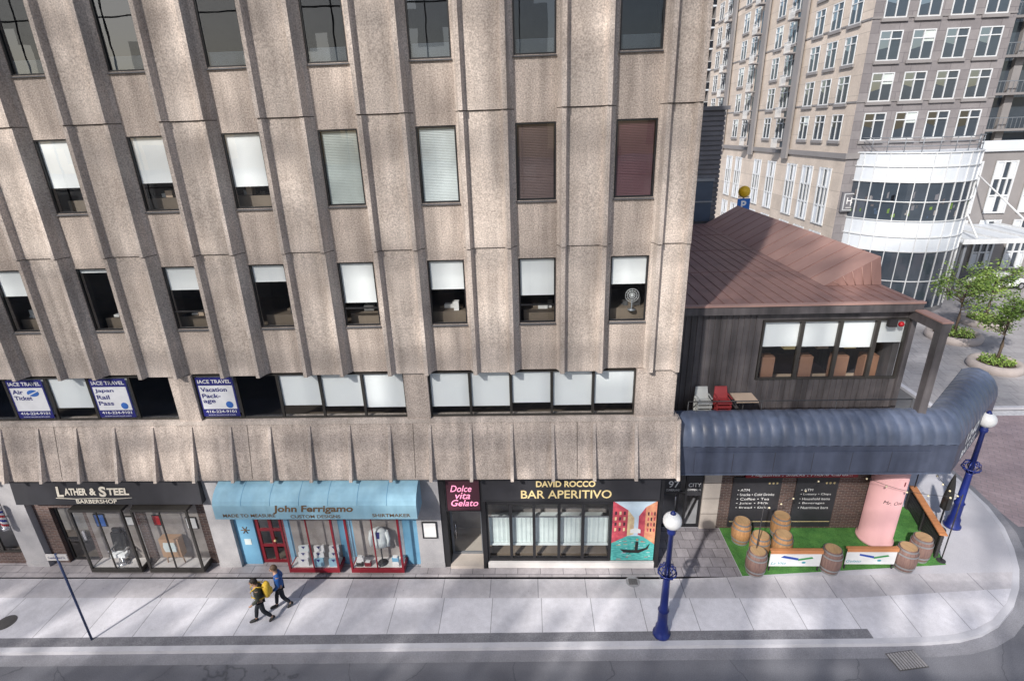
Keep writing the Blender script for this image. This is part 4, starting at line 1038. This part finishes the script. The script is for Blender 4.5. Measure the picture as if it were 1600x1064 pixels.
for sy in (-.12,.12):
    q = MB(); q.tube([(.18,sy,1.44),(.0,sy*1.1,1.53),(-.18,sy,1.4),(-.18,sy*1.1,1.2),(.02,sy*1.7,1.08),(.2,sy,1.05)],.018,"pack_yellow",seg=6); mesh_obj("strap", q, bk)

# ================================================================== DISTANT BUILDINGS
ap = thing("apartment_building", "grey stone apartment block with white framed windows and round glass bay", "building")
HX, HY = 24.6, 30.0
q = MB(); q.face([(HX,HY,0),(34.5,HY,0),(34.5,HY,45),(HX,HY,45)],"stone_grey_front_shaded"); mesh_obj("front_wall", q, ap)
q = MB(); q.face([(HX,66,0),(HX,HY,0),(HX,HY,45),(HX,66,45)],"stone_tan_side"); mesh_obj("side_wall", q, ap)
q = MB(); q.face([(HX,66,0),(34.5,66,0),(34.5,66,45),(HX,66,45)],"stone_grey"); q.face([(34.5,HY,0),(34.5,66,0),(34.5,66,45),(34.5,HY,45)],"stone_grey"); q.face([(HX,HY,45),(34.5,HY,45),(34.5,66,45),(HX,66,45)],"stone_grey"); mesh_obj("rear_wall", q, ap)
def apwin(w_, h_, seed):
    rnd = random.Random(seed)
    q = MB(); t=.075
    q.face([(-w_/2,-.02,0),(w_/2,-.02,0),(w_/2,-.02,h_),(-w_/2,-.02,h_)],"pane_dark")
    q.face([(-w_/2,-.024,h_*rnd.uniform(.3,.6)),(0,-.024,h_*.45),(0,-.024,h_),(-w_/2,-.024,h_)],"glass_sky")
    if seed in (1,): q.face([(0,-.026,h_*.6),(w_/2,-.026,h_*.6),(w_/2,-.026,h_),(0,-.026,h_)],"blind_green")
    for x in (-w_/2,-t/2,w_/2-t): q.box(x,x+t,-.09,-.03,0,h_,"white_frame")
    for z in (0,h_*.7,h_-t): q.box(-w_/2+.002,w_/2-.002,-.085,-.031,z,z+t,"white_frame")
    q.box(-w_/2-.12,w_/2+.12,-.14,-.001,-.22,-.001,"stone_grey")
    return q
bases = []
for i in range(4):
    o = mesh_obj("window", apwin(1.6,1.95,i), ap); bases.append(o)
for i,o in enumerate(bases): o.location=(26.1+2.3*i,HY,12.9)
def cpw(src, loc, rz=0, par=None):
    o = src.copy(); COL.objects.link(o); o.location=loc; o.rotation_euler=(0,0,rz); o.parent=par or ap; return o
random.seed(4)
for r in range(1,5):
    for cidx in range(4): cpw(random.choice(bases),(26.1+2.3*cidx,HY,12.9+2.72*r))
for r in range(8):
    for yy in (32.2,34.9,37.6,42.5,45.4,51.5,54.4,60.5,63.4):
        cpw(random.choice(bases),(HX,yy,12.9+2.72*r),-math.pi/2)
tall = MB()
tall.face([(-.9,-.02,0),(.9,-.02,0),(.9,-.02,4.6),(-.9,-.02,4.6)],"pane_dark")
for x in (-.95,-.3,.3,.8): tall.box(x,x+.16,-.12,-.03,0,4.6,"white_frame")
for z in (0,1.5,3.0,4.45): tall.box(-.8,.8,-.1,-.031,z,z+.14,"white_frame")
for z in (.14,3.14): tall.box(-.79,-.31,-.06,-.032,z,z+1.3,"white_panel"); tall.box(.46,.79,-.06,-.032,z,z+1.3,"white_panel")
tw = mesh_obj("tall_window", tall, ap); tw.location=(HX,32.6,6.2); tw.rotation_euler=(0,0,-math.pi/2)
for yy in (35.6,38.6,43,46.5,52,55,61): cpw(tw,(HX,yy,6.2),-math.pi/2)
for yy in (32.6,35.6,38.6,43,46.5,52,55,61): cpw(tw,(HX,yy,1.0),-math.pi/2)
q = MB()
z=11.6; q.box(HX-.15,HX-.002,HY-.15,66,z,z+.4,"stone_grey"); q.box(HX,34.5,HY-.15,HY-.002,z,z+.4,"stone_grey")
for y0 in (39.6,48.0,57.5):
    q.box(HX-.35,HX-.16,y0,y0+1.1,11.2,45,"stone_grey")
for zz in (15.6,21.05,26.5): q.box(HX-.06,HX-.002,HY-.06,66,zz,zz+.12,"stone_grey"); q.box(HX,34.5,HY-.06,HY-.002,zz,zz+.12,"stone_grey")
mesh_obj("cornice", q, ap)
for r in range(9):
    for y0 in (40.9,49.2,58.6):
        q = MB(); q.box(HX-.9,HX-.003,y0-.2,y0+1.1,12.0+2.72*r,12.12+2.72*r,"stone_grey")
        q.face([(HX-.01,y0+1.1,12.13+2.72*r),(HX-.01,y0-.2,12.13+2.72*r),(HX-.01,y0-.2,14.3+2.72*r),(HX-.01,y0+1.1,14.3+2.72*r)],"pane_dark")
        for j in range(9): q.box(HX-.9,HX-.87,y0-.2+j*.15,y0-.18+j*.15,12.12+2.72*r,12.95+2.72*r,"white_frame")
        q.box(HX-.92,HX-.86,y0-.2,y0+1.1,12.95+2.72*r,13.0+2.72*r,"white_frame"); mesh_obj("balcony", q, ap)
CXr, CYr, RR = 29.9, 31.2, 4.6
def arc(r, z, n=40, a0=-math.pi, a1=0.0): return [(CXr+r*math.cos(a0+(a1-a0)*i/n), CYr+r*math.sin(a0+(a1-a0)*i/n), z) for i in range(n+1)]
bay = MB()
for z0, z1, m in [(10.0,12.1,"white_panel"),(7.2,10.0,"pane_dark"),(4.9,7.2,"white_panel"),(.4,4.9,"pane_dark"),(0,.4,"stone_grey")]:
    bay.loft([arc(RR,z0),arc(RR,z1)],m,close=False,cap=False,smooth=False)
bay.face(arc(RR,12.1),"white_panel")
bo = mesh_obj("round_bay", bay, ap)
q = MB()
for i in range(0,17):
    a = -math.pi+math.pi*i/16; x=CXr+(RR+.03)*math.cos(a); y=CYr+(RR+.03)*math.sin(a)
    q.obox((x,y,0),(math.cos(a),math.sin(a),0),(-math.sin(a),math.cos(a),0),.04,.03,.4,12.1,"white_frame")
for z in (10.0,8.6,7.2,6.0,4.9,2.6,11.1,12.05):
    q.loft([arc(RR+.01,z-.035),arc(RR+.08,z-.035),arc(RR+.08,z+.035),arc(RR+.01,z+.035)],"white_frame",close=False,cap=False)
mesh_obj("mullions", q, bo)
q = MB(); rnd = random.Random(8)
for i in range(60):
    a = -math.pi+math.pi*rnd.uniform(.08,.92); zz=rnd.uniform(7.35,8.9); r_=RR+.006; da=rnd.uniform(.02,.06); dz=rnd.uniform(.15,.6)
    q.face([(CXr+r_*math.cos(a),CYr+r_*math.sin(a),zz),(CXr+r_*math.cos(a+da),CYr+r_*math.sin(a+da),zz),(CXr+r_*math.cos(a+da),CYr+r_*math.sin(a+da),zz+dz),(CXr+r_*math.cos(a),CYr+r_*math.sin(a),zz+dz*.8)],rnd.choice(["siding","siding_blue","glass_sky","leaf","panel_dark","stone_grey"]))
wdp = mesh_obj("window_display", q, bo); wdp["kind"] = "stuff"
q = MB()
for z in (12.5,12.8,13.1): q.tube(arc(RR-.1,z),.03,"grey_metal",seg=5)
for i in range(0,41,3):
    p=arc(RR-.1,12.1)[i]; q.tube([p,(p[0],p[1],13.1)],.03,"grey_metal",seg=5)
mesh_obj("railing", q, bo)
hs_ = thing("building_sign", "square grey sign with white outlined building initials", "sign")
q = MB(); q.box(24.75,26.1,29.75,29.99,7.6,9.1,"siding"); mesh_obj("board", q, hs_)
q = MB(); frame_bars(q,24.85,26.0,7.7,9.0,29.70,29.745,.06,"white_frame"); q.text("H",(25.3,29.74,8.45),.38,.5,"white_letter"); q.text("R",(25.6,29.735,8.3),.38,.5,"white_letter"); q.box(25.1,25.8,29.735,29.74,7.9,7.94,"white_letter"); mesh_obj("lettering", q, hs_)
pd = thing("podium_building", "pale stone podium with tall white framed windows", "building")
q = MB(); q.box(34.6,62,37,60,0,12,"stone_grey"); q.box(34.6,62,36.8,36.99,11.4,12.3,"white_panel"); mesh_obj("wall", q, pd)
for i in range(8):
    for z in (6.0,.8): cpw(tw,(36.5+i*3,36.95,z),0,pd)
q = MB(); q.box(34.7,43,29.5,36.9,4.9,5.05,"white_panel")
for x in (35,37.5,40,42.8): q.box(x,x+.12,29.5,36.9,5.051,5.2,"white_frame")
q.box(34.7,43,29.4,29.49,4.8,5.2,"white_frame")
for x in (35.2,42.6): q.box(x,x+.2,29.8,30.0,0,4.9,"grey_metal")
q.tube([(36,29.8,5.2),(37.5,36.8,10)],.07,"white_frame"); q.tube([(41,29.8,5.2),(39.5,36.8,10)],.07,"white_frame")
mesh_obj("entrance_canopy", q, pd)
dt = thing("glass_tower", "dark glass residential tower with stone columns and balconies", "building")
q = MB(); q.box(35.6,70,40,60,12,60,"pane_dark")
for i in range(12): q.box(36.5+i*3.2,37.2+i*3.2,39.6,39.99,12,60,"stone_grey")
mesh_obj("wall", q, dt)
for z in range(15):
    q = MB(); q.box(37.3,60,38.9,39.58,13+z*3,13.2+z*3,"stone_grey")
    for j in range(60): q.box(37.4+j*.38,37.43+j*.38,38.9,38.93,13.2+z*3,14.1+z*3,"grey_metal")
    q.box(37.3,60,38.88,38.95,14.1+z*3,14.16+z*3,"grey_metal"); mesh_obj("balcony", q, dt)
bt_ = thing("balcony_tower", "pale residential tower with stacked white balconies", "building")
q = MB(); q.box(16,34,82,95,0,60,"stone_grey")
mesh_obj("wall", q, bt_)
for z in range(19):
    q = MB(); q.box(16,34,80.5,81.99,2+z*2.9,2.25+z*2.9,"white_panel"); q.box(16,34,80.45,80.49,2.26+z*2.9,3.2+z*2.9,"glass_sky"); q.box(16,34,80.4,80.49,3.21+z*2.9,3.28+z*2.9,"white_frame")
    for x in (17,21,25,29,32): q.box(x,x+.25,80.6,81.9,2.26+z*2.9,4.89+z*2.9,"stone_grey")
    for x in (18.5,22.5,26.5): q.box(x,x+1.8,81.93,81.985,2.3+z*2.9,4.5+z*2.9,"pane_dark")
    mesh_obj("balcony", q, bt_)
sb = thing("siding_building", "dark grey building with horizontal siding behind the roof", "building")
q = MB(); q.box(2,10.95,18.2,26,0,15.2,"siding")
for i in range(23): q.box(2,10.98,18.12,18.199,9.2+i*.26,9.38+i*.26,"siding")
q.box(2,10.6,17.9,18.11,9.1,11.4,"siding_blue"); q.box(2,10.65,17.85,18.11,11.4,11.55,"grey_metal"); q.box(2,10.65,17.85,17.899,10.2,10.28,"grey_metal")
q.box(2,11.15,18.0,26.1,15.2,15.4,"siding")
mesh_obj("wall", q, sb)
ps = thing("parking_sign", "blue parking sign with yellow ball on tall pole", "sign", (13.25,20,0))
q = MB(); q.tube([(0,0,0),(0,0,10.6)],.06,"grey_metal"); mesh_obj("pole", q, ps)
q = MB(); q.box(-.38,.38,-.12,-.07,9.35,10.1,"parking_blue"); mesh_obj("panel", q, ps)
q = MB(); q.text("P",(0,-.125,9.72),.32,.5,"white_letter",thick=.03); mesh_obj("lettering", q, ps)
q = MB(); q.ball((0,0,10.5),.36,"ball_yellow"); q.box(-.3,.3,-.08,.08,10.15,10.22,"white_board"); mesh_obj("ball", q, ps)

# ---- trees and planters
def tree(loc, h, cr, seed, label):
    random.seed(seed)
    t = thing("tree", label, "tree", loc, group="young plaza trees")
    q = MB(); q.tube([(0,0,0),(.05,.02,h*.25),(0,.05,h*.5),(.05,0,h*.8)],[.11,.09,.065,.03],"bark")
    tips = []
    for i in range(15):
        a = random.uniform(0,6.28); z = h*random.uniform(.3,.75); l = cr*random.uniform(.5,1.0)
        e_ = (l*math.cos(a), l*math.sin(a), z+l*random.uniform(.3,.9)); m_ = (l*.5*math.cos(a+.2), l*.5*math.sin(a+.2), z+l*.25)
        q.tube([(0,0,z),m_,e_],[.04,.025,.01],"bark",seg=5); tips += [Vector(e_), Vector(m_)]
        for j in range(2):
            a2 = a+random.uniform(-.9,.9); e2 = (m_[0]+l*.45*math.cos(a2), m_[1]+l*.45*math.sin(a2), m_[2]+l*random.uniform(.1,.6)); q.tube([m_,e2],[.018,.006],"bark",seg=4); tips.append(Vector(e2))
    tips.append(Vector((0,0,h*.95)))
    mesh_obj("trunk", q, t)
    q = MB()
    for tp in tips:
        rad = cr*random.uniform(.2,.38); m = random.choice(["leaf","leaf_light","leaf_light"])
        for k in range(40):
            d = Vector((random.gauss(0,1),random.gauss(0,1),random.gauss(0,.8))); d = d.normalized()*rad*random.random()**.5
            p = tp+d; u = Vector((random.gauss(0,1),random.gauss(0,1),random.gauss(0,.5))).normalized(); v = u.cross(Vector((random.gauss(0,1),random.gauss(0,1),1))).normalized()
            s_ = random.uniform(.045,.08)
            q.face([p-u*s_*1.4,p-v*s_*.7,p+u*s_*1.4,p+v*s_*.7], m if random.random()<.75 else "leaf")
    mesh_obj("crown", q, t)
def planter(loc, r):
    t = thing("round_planter", "large round stone planter ring with low greenery", "planter", loc, group="round plaza planters")
    q = MB(); q.lathe([(r,0),(r+.08,.15),(r+.02,.42),(r-.12,.5),(r-.3,.46),(r-.42,.3)],"planter",seg=36,cap=False); mesh_obj("rim", q, t)
    q = MB(); q.lathe([(r-.3,.3),(r-.6,.36),(.05,.4)],"soil",seg=24,cap=False); mesh_obj("soil", q, t)
    q = MB()
    for k in range(600):
        a=random.uniform(0,6.28); rr=(r-.45)*random.random()**.5; p=Vector((rr*math.cos(a),rr*math.sin(a),.4+random.random()*.3)); u=Vector((random.gauss(0,1),random.gauss(0,1),1)).normalized(); v=u.cross(Vector((random.gauss(0,1),random.gauss(0,1),0))).normalized()
        q.face([p-u*.08,p-v*.035,p+u*.08,p+v*.035],random.choice(["leaf","leaf_light"]))
    o = mesh_obj("greenery", q, t); o["kind"]="stuff"
for i,(x,y,r,h,cr) in enumerate([(28.2,16.2,1.35,4.4,1.7),(29.3,21.2,1.6,4.6,1.8),(33.5,24.0,1.5,4.4,1.7)]):
    planter((x,y,0), r); tree((x,y,.35), h, cr, 11+i, "slender young green tree growing in a round planter")

def car(loc, rot):
    t = thing("parked_car", "white sedan parked by the building entrance", "car", loc, rot=rot)
    q = MB()
    side = [(-2.25,.35),(-2.3,.7),(-2.15,.88),(-1.5,.95),(-.85,1.38),(.55,1.42),(1.15,1.0),(2.05,.85),(2.25,.65),(2.25,.35)]
    rings=[]
    for y_, s_ in [(-.88,.96),(-.9,1),(.9,1),(.88,.96)]:
        rings.append([(x*s_, y_*(1 if z<.97 else .78), z) for x,z in side])
    q.loft(rings,"car_white"); mesh_obj("body", q, t)
    for s_ in (-1,1):
        q = MB(); q.face([(-1.35,s_*.86,.99),(-.82,s_*.725,1.32),(.5,s_*.725,1.36),(.98,s_*.86,1.0)][::s_],"pane_dark"); mesh_obj("side_window", q, t)
    q = MB(); q.face([(1.14,-.66,1.035),(.62,-.62,1.40),(.62,.62,1.40),(1.14,.66,1.035)],"pane_dark"); mesh_obj("windscreen", q, t)
    for x in (-1.4,1.35):
        for s_ in (-1,1):
            q = MB(); cyl=[[(x+.33*math.cos(k*.3927),s_*yy,.33+.33*math.sin(k*.3927)) for k in range(16)] for yy in (.74,.93)]; q.loft(cyl,"tyre"); wh=mesh_obj("wheel", q, t)
            q = MB(); cyl=[[(x+.2*math.cos(k*.3927),s_*yy,.33+.2*math.sin(k*.3927)) for k in range(16)] for yy in (.93,.94)]; q.loft(cyl,"chrome"); mesh_obj("rim", q, wh)
    for s_ in (-.65,.65):
        q = MB(); q.ball((2.16,s_,.72),.12,"paper",sc=(.5,1.4,.7)); mesh_obj("headlight", q, t)
car((41.5,33.0,0), .2)

# ================================================================== BUILDING BEHIND THE VIEWPOINT
ob_ = thing("opposite_building", "pale apartment building across the street with an added unseen screen for sun patches", "building")
q = MB(); q.box(-70,8,-26,-18.2,0,9.0,"opposite_wall")
for j in range(24):
    x=-68+j*3; q.box(x,x+1.9,-18.19,-18.1,1,7,"pane_dark")
mesh_obj("wall", q, ob_)
random.seed(21)
q = MB(); cw, chh = .7, .9
for i in range(int(56/cw)):
    for j in range(int(36/chh)):
        x = -48+i*cw; z = 9.0+j*chh
        nval = mathutils.noise.noise(Vector((x*.42+z*.12, z*.22, 5.3)))
        opn = (z > 15.5 and nval > .16) or (z < 15.5 and nval > .05 and random.random() < .8) or random.random() < .03
        if not opn: q.face([(x,-17.8,z),(x+cw,-17.8,z),(x+cw,-17.8,z+chh),(x,-17.8,z+chh)], "sun_patch_mesh")
mesh_obj("sun_patch_screen", q, ob_)  # unseen screen, added so its gaps throw sun patches on the tower
q = MB()
for j in range(13): q.box(-48,8,-17.74,-17.6,9+j*3-.06,9+j*3,"opposite_red" if j%4==2 else "interior")
for i in range(23): q.box(-48+i*2.5,-47.94+i*2.5,-17.59,-17.5,9,45,"interior")
mesh_obj("reflection_bars", q, ob_)  # unseen bars, added to give the top windows something to reflect

# ================================================================== LIGHT
S = Vector((-.42,-.68,.61)).normalized()
sun = bpy.data.lights.new("sun","SUN"); sun.energy = 5.0; sun.angle = math.radians(1.3); sun.color = (1,.95,.89)
so = bpy.data.objects.new("sun", sun); COL.objects.link(so); so.rotation_euler = S.to_track_quat('Z','Y').to_euler()
wd = bpy.data.worlds.new("World"); scene.world = wd; wd.use_nodes = True
nt = wd.node_tree; sky = nt.nodes.new("ShaderNodeTexSky"); sky.sky_type='NISHITA'; sky.sun_disc=False
sky.sun_elevation = math.asin(S.z); sky.sun_rotation = math.atan2(S.x,S.y); sky.air_density=1.0; sky.dust_density=2.0; sky.ozone_density=1.0
bg = nt.nodes["Background"]; nt.links.new(sky.outputs[0], bg.inputs[0]); bg.inputs[1].default_value=.15
scene.view_settings.view_transform='Standard'; scene.view_settings.look='None'; scene.view_settings.exposure=0

# ================================================================== CAMERA
pit, yaw, rol = .37154, .04977, -.03512
cp, sp_ = math.cos(pit), math.sin(pit); cy, sy = math.cos(yaw), math.sin(yaw)
fw = Vector((-sy*cp, cy*cp, -sp_)); rt = Vector((cy, sy, 0)); up = rt.cross(fw)
r2 = rt*math.cos(rol)+up*math.sin(rol); u2 = -rt*math.sin(rol)+up*math.cos(rol)
M = Matrix(((r2.x,u2.x,-fw.x,-.266),(r2.y,u2.y,-fw.y,-14.955),(r2.z,u2.z,-fw.z,14.508),(0,0,0,1)))
cd = bpy.data.cameras.new("camera"); cd.sensor_width=36; cd.lens=839.4/1600*36; cd.shift_x=12.5/1600; cd.clip_end=2000; cd.clip_start=.1
co = bpy.data.objects.new("camera", cd); COL.objects.link(co); co.matrix_world = M; scene.camera = co
